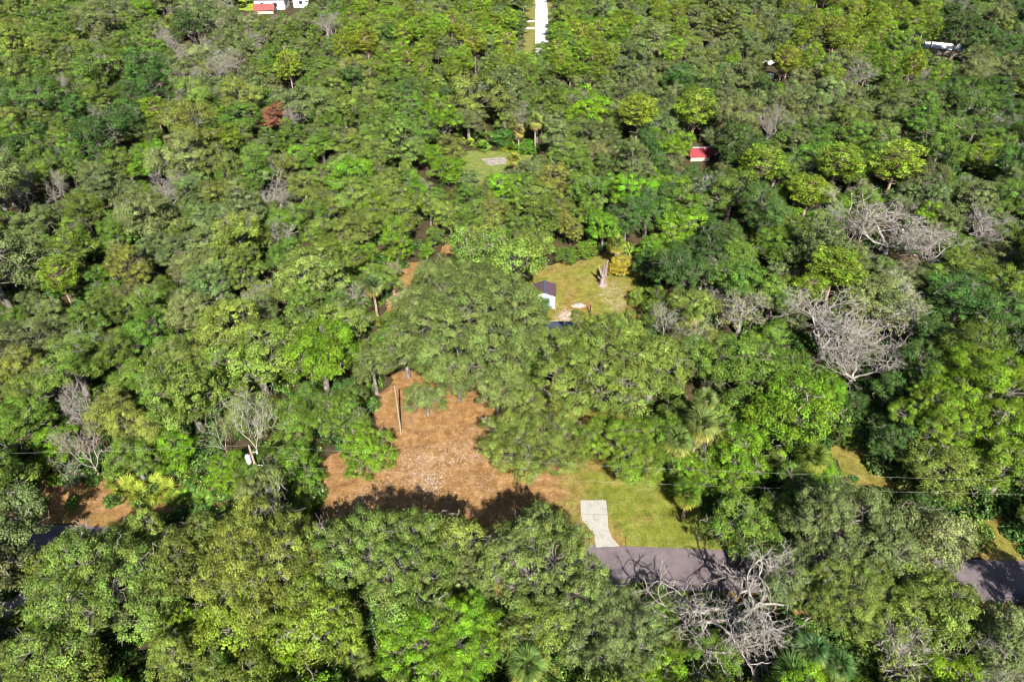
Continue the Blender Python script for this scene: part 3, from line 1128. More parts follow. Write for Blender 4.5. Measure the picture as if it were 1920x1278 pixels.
# white metal roof upper right
mx, my = xy(1771, 100)
b_, r_ = gable_building('metal_roofed_building', mx, my, 14, 8.0, 2.2, 3.3, TAN, METAL_W, -0.42, 'long building with white sheet-metal roof among the trees at upper right', 'building', 'x', 0.4)
m_ = MB()
for i in range(18):
    xx = -7.3 + i * 0.84
    for sg in (-1, 1):
        ye, ze = sg * 4.35, 2.2 - 0.10 + 0.135
        m_.poly([(xx, 0.0, 3.47), (xx + 0.08, 0.0, 3.47), (xx + 0.08, ye, ze + 0.03), (xx, ye, ze + 0.03)][:: (-1 if sg > 0 else 1)])
tag(m_.build('roof_ribs', METAL_W, r_), kind='stuff')
# red roofed outbuilding right of centre
rx_, ry_ = xy(1311, 302)
b_, r_ = gable_building('red_outbuilding', rx_, ry_ + 1.6, 4.6, 3.6, 1.3, 2.6, TAN, METAL_R, 0.04, 'small outbuilding with red metal roof and white ridge, under the tall pine', 'shed', 'x', 0.25)
m_ = MB()
m_.box(-2.6, 2.6, -0.05, 0.40, 2.66, 2.80)
m_.build('ridge_cap', METAL_W, r_)
rx2, ry2 = xy(1334, 300)
m_ = MB()
m_.poly([(-1.2, -0.9, 1.2), (1.2, -0.9, 1.2), (1.2, 0.9, 1.9), (-1.2, 0.9, 1.9)])
lt = m_.build('red_canopy', METAL_R, None, (rx2, ry2 + 1, 0))
tag(lt, 'small red lean-to panel beside the red outbuilding, in shade', 'canopy')
for (a_, b2) in ((-1.1, -0.8), (1.1, -0.8), (-1.1, 0.8), (1.1, 0.8)):
    m_ = MB()
    m_.box(a_ - .04, a_ + .04, b2 - .04, b2 + .04, 0, 1.2 if b2 < 0 else 1.85)
    m_.build('post', POLEM, lt)


def parked_vehicle(x, y, rz, col, label):
    root = empty('parked_car', (x, y, 0), rz)
    tag(root, label, 'car', 'vehicles half hidden at upper right')
    body = MB()
    prof = [(-2.2, 0.35), (2.2, 0.35), (2.25, 0.8), (1.2, 0.95), (0.6, 1.45), (-1.5, 1.48), (-2.1, 0.95), (-2.25, 0.8)]
    w = 0.88
    n = len(prof)
    body.poly([(p[0], -w, p[1]) for p in prof])
    body.poly([(p[0], w, p[1]) for p in prof][::-1])
    for i in range(n):
        j = (i + 1) % n
        body.poly([(prof[i][0], -w, prof[i][1]), (prof[i][0], w, prof[i][1]), (prof[j][0], w, prof[j][1]), (prof[j][0], -w, prof[j][1])])
    body.build('body', col, root)
    ws = MB()
    ws.poly([(1.16, -0.78, 1.0), (1.16, 0.78, 1.0), (0.66, 0.72, 1.42), (0.66, -0.72, 1.42)][::-1])
    ws.v = [(p[0] + 0.03, p[1], p[2] + 0.03) for p in ws.v]
    ws.build('windscreen', GLASS, root)
    for (a, b) in ((-1.4, -0.9), (1.4, -0.9), (-1.4, 0.9), (1.4, 0.9)):
        t = MB()
        t.tube([(a, b - 0.1, 0.34), (a, b + 0.1, 0.34)], 0.34, 14)
        t.build('wheel', DARK, root)
    return root


for (px_, py_, rz_, lb_) in ((1442, 122, 0.4, 'pale car half hidden between trees at upper right, farther of two'),
                             (1444, 148, 1.3, 'white car half hidden between trees at upper right, nearer of two')):
    vx, vy = xy(px_, py_)
    parked_vehicle(vx, vy, rz_, WHITE, lb_)

# brick-ringed heap of pale debris in the back yard
px0, py0 = xy(1085, 573)
heap = empty('fire_pit', (px0, py0, 0), 0)
tag(heap, 'heap of pale ash ringed with orange bricks beside the shed', 'fire pit')
rng = np.random.default_rng(5)
gx = 14
V, F = [], []
for j in range(gx + 1):
    for i in range(gx + 1):
        x = (i / gx - .5) * 2 * 1.3
        y = (j / gx - .5) * 2 * 0.75
        r = math.hypot(x / 1.3, y / 0.75)
        z = max(0.0, 0.42 * (1 - r * r)) * rng.uniform(0.6, 1.3) + 0.01
        V.append((x, y, z))
for j in range(gx):
    for i in range(gx):
        F.append((j * (gx + 1) + i, j * (gx + 1) + i + 1, (j + 1) * (gx + 1) + i + 1, (j + 1) * (gx + 1) + i))
mesh_obj('ash_heap', np_mesh('ash_heap', V, F, ASH), heap)
bm_ = MB()
bm_.box(-0.16, 0.16, -0.09, 0.09, 0, 0.16)
first = None
for k in range(34):
    a = 2 * math.pi * k / 34
    if 0.5 < a < 2.6 or rng.uniform() < 0.3:
        continue
    rr_ = rng.uniform(0.95, 1.08)
    loc = (1.75 * rr_ * math.cos(a), 1.0 * rr_ * math.sin(a), 0)
    if first is None:
        first = bm_.build('brick', BRICK, heap)
        o = first
    else:
        o = first.copy()
        COL.objects.link(o)
        o.parent = heap
    o.location = loc
    o.rotation_euler = (0, 0, a + 1.57 + rng.normal(0, .3))
# short dark post
qx, qy = xy(1106, 588)
m_ = MB()
m_.tube([(0, 0, 0), (0, 0, 1.7)], [0.11, 0.10], 8)
po = m_.build('fence_post', surf('charred_wood', mottled((0.03, 0.022, 0.02), (0.09, 0.06, 0.05), 2), 0.9, 0.1), None, (qx, qy, 0))
tag(po, 'short dark post at the right end of the brick-ringed heap', 'post')

# broken snag in the back yard
bx_, by_ = xy(1129, 535)
rng = np.random.default_rng(77)
root = empty('dead_snag', (bx_, by_, 0))
tag(root, 'tall broken grey tree stump standing alone on the back lawn', 'tree stump')
s_ = MB()
n_ = 14
hs = [0, 0.4, 1.2, 2.2, 3.0]
rs_ = [0.85, 0.62, 0.52, 0.55, 0.5]
rings = []
prof_n = rng.uniform(0.85, 1.15, n_)
for z, r in zip(hs, rs_):
    b0 = len(s_.v)
    for k in range(n_):
        a = 2 * math.pi * k / n_
        rr_ = r * prof_n[k] * rng.uniform(0.93, 1.07)
        zz = z if z < 3.0 else 3.0 + rng.uniform(-0.6, 0.7)
        s_.v.append((rr_ * math.cos(a) + 0.05 * z, rr_ * math.sin(a), zz))
    rings.append(b0)
for i in range(len(rings) - 1):
    for k in range(n_):
        k2 = (k + 1) % n_
        s_.f.append([rings[i] + k, rings[i] + k2, rings[i + 1] + k2, rings[i + 1] + k])
s_.v.append((0.1, 0, 2.1))
for k in range(n_):
    s_.f.append([rings[-1] + k, rings[-1] + (k + 1) % n_, len(s_.v) - 1])
s_.build('trunk', BARK_ROT, root)
for (p0, p1, r0_, r1_) in (((0.35, 0, 2.3), (0.65, 0.1, 5.0), 0.33, 0.12), ((-0.25, 0, 2.2), (-0.85, 0.2, 3.9), 0.28, 0.08), ((-0.35, 0, 1.3), (-0.95, 0.0, 2.0), 0.15, 0.06),
                           ((0.1, 0.2, 2.4), (0.25, 0.4, 4.1), 0.25, 0.08)):
    m_ = MB()
    mid_ = tuple((p0[i] + p1[i]) / 2 + rng.uniform(-.1, .1) for i in range(3))
    m_.tube([p0, mid_, p1], [r0_, (r0_ + r1_) / 2, r1_], 8)
    m_.build('broken_limb', BARK_ROT, root)

# utility poles and wires
def utility_pole(px, py, h, label, mat, transformer=False, r=0.15):
    x, y = xy(px, py)
    root = empty('utility_pole', (x, y, 0))
    tag(root, label, 'utility pole', 'poles carrying the wires')
    m = MB()
    m.tube([(0, 0, -0.3), (0, 0, h)], [r * 1.25, r * 0.8], 12)
    m.build('pole', mat, root)
    m = MB()
    m.tube([(0.0, 0, h - 0.02), (0, 0, h + 0.22)], [0.06, 0.035], 8)
    m.build('insulator', GREYM, root)
    if transformer:
        m = MB()
        m.tube([(-0.48, -0.15, h - 2.5), (-0.48, -0.15, h - 2.35), (-0.48, -0.15, h - 1.45), (-0.48, -0.15, h - 1.35), (-0.48, -0.15, h - 1.30)], [0.28, 0.31, 0.31, 0.28, 0.10], 16)
        t = m.build('transformer', GREYM, root)
        for dx in (-0.1, 0.1):
            m = MB()
            m.tube([(-0.48 + dx, -0.15, h - 1.32), (-0.48 + dx, -0.15, h - 1.05)], [0.05, 0.03], 8)
            m.build('bushing', GREYM, t)
        m = MB()
        m.tube([(-0.02, 0.1, h - 1.1), (0.4, 0.1, h - 1.0), (0.62, 0.1, h - 1.05)], [0.03, 0.03, 0.02], 6)
        m.tube([(0.62, 0.1, h - 1.25), (0.62, 0.1, h - 0.8)], [0.09, 0.07], 8)
        m.build('fuse_cutout', WHITE, root)
        m = MB()
        m.tube([(0.05, 0, h - 3.0), (0.9, -0.1, h - 3.05)], [0.045, 0.035], 6)
        m.build('bracket_arm', WHITE, root)
    return root, Vector((x, y, h + 0.2))


poleA, topA = utility_pole(497, 928, 8.4, 'wooden utility pole with a pale transformer can near its top, by the left verge', POLEM, True)
poleB, topB = utility_pole(752, 813, 8.2, 'thin pale utility pole standing alone on the orange front lawn', POLEP, False, 0.11)
dirx = Vector((1, -0.055, 0)).normalized()


def wire(p0, p1, sag, label, r=0.0065):
    m = MB()
    pts = []
    for i in range(25):
        t = i / 24
        q = Vector(p0).lerp(Vector(p1), t)
        q.z -= sag * 4 * t * (1 - t)
        pts.append(q)
    m.tube(pts, r, 5)
    o = m.build('power_line', WIREM)
    tag(o, label, 'power line', 'overhead wires along the road')
    return o


wire(topA, Vector((*xy(2150, 906, 8.6), 8.6)), 0.9, 'upper overhead wire from the transformer pole to the right edge')
wire(Vector((*xy(-260, 849, 8.6), 8.6)), topA, 0.5, 'single overhead wire from the left edge to the transformer pole')
wire(Vector((topA.x + 0.9, topA.y - 0.1, 5.45)), Vector((*xy(2150, 931, 6.2), 6.2)), 0.8, 'lower overhead wire over the lawn, running to the right edge')
wire(topB, Vector((*xy(640, 800, 6.5), 6.5)), 0.25, 'short service wire leading left from the lawn pole', 0.009)

# ================================================================== HERO TREES (placed where the photograph shows them)
placed = []          # (x, y, R) of every tree for spacing
hero_px = []         # silhouettes that trees standing nearer must not hide


def hero(kind, px, py, rpx, h, tone, label, protos=None, i=0, ryk=1.0, cat=None, group=None, guard=True, zc=None, name=None):
    lib = {'oak': OAKS, 'big': BIG_OAKS, 'giant': [GIANT], 'bush': BUSHY, 'pine': PINES, 'sparse': SPARSE, 'bare': BARES, 'bareoak': [BARE_OAK], 'fork': [WHITE_FORK]}[kind]
    p = lib[i % len(lib)]
    z = h * p['cz'] / p['H'] if zc is None else zc
    x, y, t = at(px, py, z)
    R = rpx * t / FOC
    tn = TONES[tone] if isinstance(tone, str) else tone
    nm = name or {'oak': 'oak_tree', 'big': 'oak_tree', 'giant': 'oak_tree', 'bush': 'leafy_bush', 'pine': 'pine_tree', 'sparse': 'sparse_tree', 'bare': 'bare_tree', 'bareoak': 'bare_tree', 'fork': 'bare_tree'}[kind]
    ct = cat or {'leafy_bush': 'bush'}.get(nm, 'tree')
    g = group or {'oak_tree': 'oaks of the wood', 'pine_tree': 'pines standing out of the wood', 'bare_tree': 'leafless trees', 'leafy_bush': 'vine-covered bushes',
                  'sparse_tree': 'thin-crowned trees'}.get(nm)
    r = plant(p, nm, x, y, R, h, None, vary(tn, 0.05), label, ct, g, R * ryk if ryk != 1.0 else None)
    if ryk != 1.0:
        r.rotation_euler = (0, 0, 0)
    placed.append((x, y, R * (0.95 if ryk == 1 else 1.0)))
    if guard:
        hero_px.append((px, py, rpx * 0.8, rpx * 0.7 * max(1, ryk * 0.9), y))
    return r


# the two great oaks over the house
hero('giant', 880, 606, 146, 14.5, (0.112, 0.148, 0.038), 'huge domed grey-green oak in the centre, covering the left half of the house plot', ryk=1.15)
hero('big', 1125, 690, 132, 13.0, 'olive', 'broad clumpy olive oak right of the central giant, in front of the house', i=0)
hero('big', 1003, 838, 98, 9.5, 'olive', 'oak with low bright skirts at the right edge of the front lawn', i=1)
hero('big', 1165, 842, 85, 8.5, (0.12, 0.19, 0.018), 'oak above the driveway end, between two larger oaks and the palms', i=2)
hero('oak', 1225, 700, 70, 10.0, 'olive', 'olive oak just right of the broad oak, left of the palm cluster', i=3)
hero('oak', 760, 660, 52, 9.0, (0.112, 0.148, 0.038), 'grey-green oak at the left foot of the giant, above the lawn pole', i=4)
hero('oak', 800, 745, 38, 6.0, (0.112, 0.148, 0.038), 'low grey-green oak bough hanging over the top of the orange lawn', i=5)
hero('oak', 860, 715, 45, 7.0, (0.112, 0.148, 0.038), 'oak crown over the upper lawn, right of the hanging bough', i=1)
hero('oak', 700, 690, 42, 9.0, (0.112, 0.148, 0.038), 'olive oak at the left foot of the giant, beside the side yard')
hero('oak', 935, 740, 52, 7.5, (0.112, 0.148, 0.038), 'low oak bough between the giant and the front lawn edge', i=2)
hero('oak', 1062, 660, 34, 8.0, 'olive', 'olive oak in front of the visible roof corner', i=6)
hero('bush', 800, 474, 17, 3.5, 'bright', 'small bright bush at the top of the side yard', i=1)
hero('oak', 612, 1035, 66, 11.0, 'olive', 'olive oak filling the gap below the left end of the lawn', i=1)
hero('oak', 1165, 628, 46, 11.0, 'olive', 'olive oak at the right end of the hidden house')
hero('oak', 1098, 645, 40, 9.5, 'olive', 'olive oak over the middle of the hidden house', i=3)
hero('oak', 997, 572, 36, 8.0, 'mid', 'green oak at the right shoulder of the giant, half hiding the shed', i=5, guard=False)
hero('oak', 850, 1030, 62, 12.5, 'olive', 'olive oak between two large oaks of the nearest row, in their shade', i=4)
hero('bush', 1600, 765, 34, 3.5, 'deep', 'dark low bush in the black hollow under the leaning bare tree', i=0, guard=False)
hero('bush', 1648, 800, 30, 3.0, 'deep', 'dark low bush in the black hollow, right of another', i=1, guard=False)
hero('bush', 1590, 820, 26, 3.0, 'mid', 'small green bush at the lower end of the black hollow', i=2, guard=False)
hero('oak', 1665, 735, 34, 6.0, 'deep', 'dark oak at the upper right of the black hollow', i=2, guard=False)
hero('oak', 985, 742, 46, 8.0, 'olive', 'olive oak closing the gap between the giant and the broad clumpy oak', i=5)
hero('sparse', 515, 968, 46, 13.0, 'olive', 'pale twiggy crown standing up behind the second oak of the nearest row', i=1)
hero('oak', 275, 1015, 46, 8.5, 'olive', 'olive oak at the top of the lower left group, hiding the road', i=7)
hero('oak', 880, 1085, 50, 9.5, 'grey', 'grey-green oak wedged between the two oaks below the lawn centre', i=9)
# nearest row along the bottom
hero('big', 192, 1112, 145, 12.5, (0.110, 0.170, 0.030), 'large olive oak at lower left, nearest the pale side drive', i=3)
hero('oak', 12, 1015, 76, 11.0, 'grey', 'grey-green oak cut by the left edge, above the side drive', i=2)
hero('oak', 125, 1250, 82, 8.5, 'olive', 'oak in the lower left corner, in front of the shaded gap', i=6)
hero('big', 485, 1060, 128, 13.5, (0.145, 0.175, 0.028), 'yellowish oak with dark gaps, second from the left of the nearest row', i=1)
hero('oak', 455, 1165, 92, 8.5, (0.15, 0.205, 0.02), 'yellow-green oak crown in front of the second oak of the nearest row', i=0)
hero('oak', 325, 1235, 52, 6.5, 'olive', 'small olive oak at the bottom edge, beside the dark shaded ground', i=7)
hero('big', 735, 1060, 128, 14, (0.105, 0.155, 0.032), 'bright clumpy oak of the nearest row, its shadow reaching the lawn centre', i=2)
hero('oak', 600, 1180, 82, 9.0, (0.13, 0.19, 0.02), 'green oak at the bottom between the second and third large oaks', i=3)
hero('big', 830, 1200, 118, 9.5, 'bright', 'fresh green oak at the bottom centre-left', i=0)
hero('big', 1010, 1055, 120, 14, (0.112, 0.158, 0.036), 'olive oak of the nearest row, left of the driveway apron', i=3)
hero('big', 1140, 1190, 105, 9.5, 'grey', 'grey-green oak at the bottom, left of the large bare tree', i=1)
hero('oak', 1010, 1190, 75, 8.0, 'olive', 'olive oak at the bottom, above the bottom-edge palm', i=5)
hero('oak', 1390, 1000, 78, 9.5, 'mid', 'green oak on the roadside, above the large bare tree', i=1)
hero('big', 1585, 1000, 118, 12, 'grey', 'broad grey-green oak overhanging the road on the right', i=0)
hero('oak', 1725, 1015, 80, 11.0, (0.15, 0.17, 0.06), 'pale olive oak at the right, before the last bit of road', i=4)
hero('big', 1590, 1120, 92, 9.0, 'olive', 'olive oak hiding the road right of the bare tree', i=2)
hero('oak', 1745, 1130, 80, 8.5, 'olive', 'olive oak with pale limbs just below the road at right', i=6)
hero('oak', 1880, 1210, 70, 8.0, 'grey', 'grey-green oak in the lower right corner', i=3)
hero('sparse', 1700, 1225, 70, 7.5, 'olive', 'thin oak with dry patches at the bottom right', i=0)
hero('oak', 1330, 1262, 60, 5.5, 'mid', 'low green oak at the bottom edge under the bare tree', i=2)
hero('bareoak', 1382, 1135, 112, 9.0, 'pale', 'large bare oak with twisted white limbs beside the road, lower right')
hero('bare', 1870, 1250, 55, 6.5, (0.4, 0.17, 0.07), 'bare grey bush-like tree with rusty leaves in the lower right corner', i=1)
# right-hand mass
hero('big', 1855, 742, 128, 12.0, (0.125, 0.21, 0.012), 'big bright yellow-green rounded tree at the right edge', i=2, name='broad_tree', group='broad bright trees at the right edge')
hero('big', 1752, 790, 82, 9.5, (0.12, 0.20, 0.015), 'bright rounded tree left of the bigger one at the right edge', i=0, name='broad_tree', group='broad bright trees at the right edge')
hero('oak', 1775, 885, 75, 8.5, 'olive', 'olive oak with a dark hollow under it, right of the weedy gap', i=0)
hero('oak', 1885, 878, 68, 9.0, (0.12, 0.19, 0.02), 'green oak at the right edge under the big bright rounded tree', i=4)
hero('bush', 1475, 785, 88, 10.0, 'bright', 'tall vivid green vine-draped mound right of the palm cluster', i=0)
hero('bush', 1385, 870, 66, 6.5, 'bright', 'vivid green bush below the palm cluster, above the dark hollow', i=1)
hero('bush', 1300, 900, 52, 5.0, 'bright', 'vivid green vine bush right of the grass strip', i=2)
hero('oak', 1400, 700, 78, 10.0, 'mid', 'dark mottled oak behind the vine-draped mound', i=7)
hero('oak', 1330, 690, 52, 10.0, 'mid', 'mid-green oak behind the palm cluster', i=2)
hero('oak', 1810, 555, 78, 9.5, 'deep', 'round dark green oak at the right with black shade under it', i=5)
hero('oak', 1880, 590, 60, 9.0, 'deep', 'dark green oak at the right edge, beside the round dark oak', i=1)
hero('bare', 1560, 615, 82, 9.5, 'pale', 'bare tree with pale forked limbs, right of centre', i=1)
hero('bare', 1612, 672, 60, 8.0, 'pale', 'bare tree leaning over the black hollow, below the pale forked one', i=0)
hero('bare', 1680, 425, 82, 9.5, (0.30, 0.27, 0.2), 'large pinkish-grey bare tree at upper right', i=0)
hero('bare', 1745, 455, 52, 8.0, (0.30, 0.27, 0.2), 'grey bare tree at the right shoulder of the large pinkish one', i=2)
hero('bare', 1845, 425, 42, 8.0, (0.2, 0.18, 0.1), 'brownish bare tree near the right edge', i=1)
hero('bare', 1600, 425, 48, 8.0, (0.22, 0.22, 0.12), 'bare tree hung with moss left of the large pinkish one', i=2)
hero('sparse', 1392, 585, 50, 8.5, 'pale', 'pale twiggy tree left of the bare forked tree', i=1)
hero('oak', 1625, 560, 60, 8.5, (0.13, 0.16, 0.05), 'pale green oak behind the forked bare tree', i=6)
hero('sparse', 1690, 600, 60, 7.5, 'pale', 'pale twiggy thicket between the bare trees and the round dark oak', i=2)
hero('pine', 1570, 500, 50, 12.0, 'pine', 'round yellow-green pine above the forked bare tree', i=0)
hero('pine', 1520, 540, 30, 9.0, 'pine', 'small pine at the left foot of the round yellow-green one', i=1)
hero('pine', 1683, 300, 50, 13.0, (0.15, 0.22, 0.02), 'broad green pine, rightmost of three in front of the grey oaks', i=3)
hero('pine', 1575, 300, 46, 13.0, 'pine', 'yellow-green pine, middle of three in front of the grey oaks', i=1)
hero('pine', 1430, 305, 44, 13.0, 'pine', 'pine with bare lower limbs, leftmost of three in front of the grey oaks', i=2)
hero('pine', 1520, 355, 44, 10.0, 'yellow', 'low rounded yellow pine above the round yellow-green one', i=0)
hero('pine', 1305, 200, 44, 15.0, 'pine', 'tall pine with a bare pale trunk above the red-roofed outbuilding', i=1)
hero('pine', 1197, 205, 36, 14.5, 'yellow', 'yellow pine left of the tall pale-trunked pine', i=0)
hero('oak', 1740, 405, 26, 8.0, 'bright', 'bright green oak between two bare trees at upper right', i=1)
hero('bare', 1447, 225, 26, 11.0, (0.2, 0.17, 0.1), 'tall brown bare tree wrapped in moss, above the leftmost pine', i=2)
hero('bush', 1830, 300, 42, 7.0, 'pine', 'feathery yellow-green bush near the right edge', i=1)
# left and centre landmarks
hero('pine', 108, 515, 36, 12.0, 'pine', 'lone yellow-green pine near the left edge at mid height', i=2)
hero('pine', 425, 255, 28, 12.5, 'pine', 'round bright pine left of the rusty dead tree', i=0)
hero('pine', 290, 205, 28, 12.0, 'pine', 'bright pine in the upper left wood', i=1)
hero('pine', 540, 122, 27, 13.5, 'yellow', 'yellow pine rising above grey oaks at upper left', i=3)
hero('oak', 512, 228, 30, 8.0, (0.22, 0.10, 0.05), 'dead rust-brown oak at upper left', i=3)
hero('bare', 545, 218, 20, 8.0, (0.3, 0.2, 0.15), 'pinkish bare tree at the right side of the rust-brown oak', i=0)
hero('bare', 617, 46, 22, 9.0, (0.25, 0.2, 0.17), 'pinkish-grey rounded bare tree near the top edge', i=2)
hero('bare', 405, 125, 26, 9.0, 'pale', 'grey bare tree at upper left, left of the yellow pine', i=2)
hero('bare', 312, 352, 28, 9.5, 'pale', 'bare white-limbed tree left of centre, at a third of the height', i=1)
hero('bare', 42, 352, 26, 9.0, 'pale', 'bare grey tree by the left edge', i=1)
hero('bare', 112, 345, 20, 9.0, 'pale', 'bare grey tree right of the one by the left edge', i=2)
hero('bare', 138, 755, 28, 9.0, 'pale', 'knot of bare grey twigs in the lower left wood', i=0)
hero('bare', 155, 835, 42, 7.5, (0.3, 0.2, 0.13), 'brown twiggy bare tree above the left verge', i=2)
hero('bush', 840, 325, 38, 6.0, 'bright', 'vivid green bush at the left of the rear clearing', i=0)
hero('bush', 742, 463, 34, 8.0, 'bright', 'vivid green mound above the side yard', i=1)
hero('bush', 945, 262, 26, 5.0, (0.06, 0.16, 0.02), 'dark vivid bush behind the rear clearing', i=2)
hero('bush', 985, 278, 26, 2.6, (0.08, 0.20, 0.012), 'low green bush at the back of the rear clearing, under the palm', i=1)
hero('bush', 690, 850, 54, 6.5, 'bright', 'bright green bush overhanging the left side of the front lawn', i=2)
hero('bush', 425, 890, 40, 5.0, 'bright', 'bright green bush beside the transformer pole', i=0)
hero('bush', 560, 890, 50, 5.5, (0.09, 0.17, 0.015), 'green bush right of the transformer pole', i=1)
hero('bush', 330, 848, 50, 6.0, 'bright', 'bright green bush above the palmetto patch', i=1)
hero('bush', 110, 842, 44, 5.0, 'bright', 'bright green vine mound above the left verge', i=2)
hero('oak', 640, 790, 52, 8.5, 'mid', 'green oak left of the lawn pole', i=3)
hero('oak', 560, 795, 48, 8.5, (0.10, 0.17, 0.02), 'green oak right of the white forked trunks', i=4)
hero('fork', 462, 785, 44, 11.0, 'bright', 'tree of white forked trunks in the lower left wood')
hero('fork', 408, 800, 26, 8.5, 'bright', 'slimmer white forked tree left of the bigger one in the lower left wood')
hero('bush', 1160, 500, 26, 3.0, (0.36, 0.30, 0.03), 'golden-yellow bush right of the broken stump', i=0)
hero('bush', 1192, 560, 18, 3.0, (0.14, 0.22, 0.02), 'light green shrub along the right side of the back lawn', i=1)

hero('bush', 1062, 482, 24, 3.2, 'mid', 'green bush at the back edge of the back lawn, left of the stump')
hero('bush', 1098, 470, 22, 3.2, 'bright', 'bright bush at the back edge of the back lawn, nearest the stump', i=1)
hero('bush', 815, 448, 20, 4.0, 'mid', 'green bush between the side yard and the small patch of orange litter', i=2)

# keep-clear places: pixels through which ground or buildings are seen
KEEP = [
    [(640, 880), (705, 790), (732, 725), (765, 730), (770, 790), (850, 768), (920, 770), (900, 800), (910, 850), (960, 890), (1120, 890), (1180, 868), (1225, 890), (1240, 930),
     (1235, 990), (1190, 1020), (1160, 1030), (1110, 1010), (1085, 950), (1060, 940), (980, 905), (870, 930), (770, 900), (720, 930), (640, 950)],
    [(732, 575), (735, 535), (775, 490), (805, 500), (765, 555), (740, 590)], [(828, 462), (850, 455), (850, 480), (832, 490)],
    [(1000, 610), (1005, 590), (1012, 530), (1040, 530), (1070, 503), (1130, 480), (1180, 488), (1190, 570), (1140, 590), (1100, 605), (1040, 622), (1020, 622)],
    [(875, 297), (950, 290), (950, 318), (900, 325)],
    [(1125, 1030), (1200, 1030), (1300, 1040), (1300, 1090), (1210, 1115), (1180, 1080)],
    [(1848, 1050), (1925, 1050), (1925, 1122), (1840, 1122)], [(1850, 965), (1920, 965), (1920, 1040), (1850, 1030)],
    [(-10, 1130), (45, 1085), (25, 1150), (12, 1200), (-10, 1215)],
    [(70, 1010), (190, 925), (330, 935), (200, 960), (130, 1000), (90, 1020)], [(60, 905), (200, 900), (330, 903), (440, 938), (400, 950), (200, 968), (60, 965)],
    [(988, 0), (1030, 0), (1028, 72), (990, 72)], [(440, 0), (575, 0), (570, 16), (510, 22), (480, 28), (445, 16)],
    [(1728, 92), (1745, 76), (1814, 96), (1803, 112)], [(1295, 284), (1340, 284), (1340, 304), (1296, 306)], [(1438, 112), (1448, 112), (1450, 155), (1438, 150)],
    [(1562, 800), (1610, 835), (1690, 900), (1700, 930), (1630, 915), (1580, 870)], [(992, 252), (1010, 248), (1030, 262), (1010, 270)],
]
FOOT = [FRONT, BACK, REAR, SIDE,
        [(hx - 1, hy - HD - 1), (hx + HW + 1, hy - HD - 1), (hx + HW + 1, hy + 1), (hx - 1, hy + 1)]]


BLD = [(mx, my, 8.0), (rx_, ry_ + 1.6, 3.6), (*xy(531, 19), 10), (*xy(590, 16), 12), (*xy(494, 26), 8), (*xy(1443, 135), 5)]


def ground_blocked(x, y, R):
    for (bx, by, br) in BLD:
        if (x - bx) ** 2 + (y - by) ** 2 < (br + 0.4 * R) ** 2:
            return True
    if abs(y - road_y(x)) < 3.6:
        return True
    if y > 240 and y < 620 and far_x(y) - 7.5 < x < far_x(y) + 4.0:
        return True
    for P in FOOT:
        if in_poly(x, y, P):
            return True
    return False


def view_blocked(x, y, R, h, zf=0.66):
    """would a crown of this size hide something the photograph shows?"""
    cx, cy, d = project(x, y, h * zf)
    rp = R * FOC / d
    rv = (0.5 * R * 0.6 + 0.36 * h * 0.85) * FOC / d
    if not (-400 < cx < 2320 and cy < 1700):
        return False
    pts = [(cx, cy)] + [(cx + rp * k * math.cos(a), cy + rv * k * math.sin(a)) for k in (0.55, 0.95) for a in np.arange(0, 6.28, 0.63)]
    for P in KEEP:
        xs = [q[0] for q in P]
        ys = [q[1] for q in P]
        if cx + rp < min(xs) or cx - rp > max(xs) or cy + rv < min(ys) or cy - rv > max(ys):
            continue
        c = sum(in_poly(a, b, P) for a, b in pts)
        if c > 1:
            return True
        mx_, my_ = sum(xs) / len(xs), sum(ys) / len(ys)
        if (mx_ - cx) ** 2 + ((my_ - cy) * 1.15) ** 2 < rp * rp:
            return True
    for (hx_, hy_, hrx, hry, hyd) in hero_px:
        if y < hyd - 0.5:
            if ((cx - hx_) / (hrx + rp * 0.55)) ** 2 + ((cy - hy_) / (hry + rv * 0.55)) ** 2 < 1.0:
                return True
    return False


# tone map of the woodland, read off the photograph, 160-pixel cells
GRID = [
    [('mid', 'olive'), ('mid', 'grey'), ('grey', 'pale'), ('mid', 'grey'), ('pine', 'olive'), ('pine', 'grey'), ('pine', 'mid'), ('pine', 'grey'), ('grey', 'olive'), ('pine', 'grey'), ('pine', 'mid'), ('grey', 'deep')],
    [('mid', 'deep'), ('mid', 'deep'), ('mid', 'olive'), ('mid', 'grey'), ('olive', 'mid'), ('olive', 'grey'), ('grey', 'mid'), ('grey', 'deep'), ('deep', 'grey'), ('grey', 'mid'), ('grey', 'mid'), ('deep', 'mid')],
    [('mid', 'grey'), ('mid', 'grey'), ('olive', 'grey'), ('olive', 'mid'), ('olive', 'bright'), ('olive', 'mid'), ('olive', 'mid'), ('deep', 'bright'), ('deep', 'mid'), ('mid', 'bright'), ('grey', 'pale'), ('mid', 'grey')],
    [('mid', 'grey'), ('mid', 'olive'), ('olive', 'grey'), ('olive', 'olive'), ('olive', 'mid'), ('olive', 'grey'), ('olive', 'mid'), ('deep', 'mid'), ('mid', 'olive'), ('grey', 'mid'), ('pale', 'grey'), ('deep', 'mid')],
    [('mid', 'olive'), ('mid', 'olive'), ('olive', 'grey'), ('olive', 'grey'), ('olive', 'mid'), ('olive', 'mid'), ('olive', 'mid'), ('olive', 'mid'), ('bright', 'mid'), ('bright', 'mid'), ('deep', 'mid'), ('bright', 'mid')],
    [('bright', 'mid'), ('bright', 'mid'), ('bright', 'mid'), ('bright', 'mid'), ('bright', 'mid'), ('olive', 'mid'), ('olive', 'mid'), ('bright', 'mid'), ('bright', 'mid'), ('bright', 'mid'), ('deep', 'mid'), ('bright', 'olive')],
    [('olive', 'grey')] * 12, [('olive', 'bright')] * 12,
]
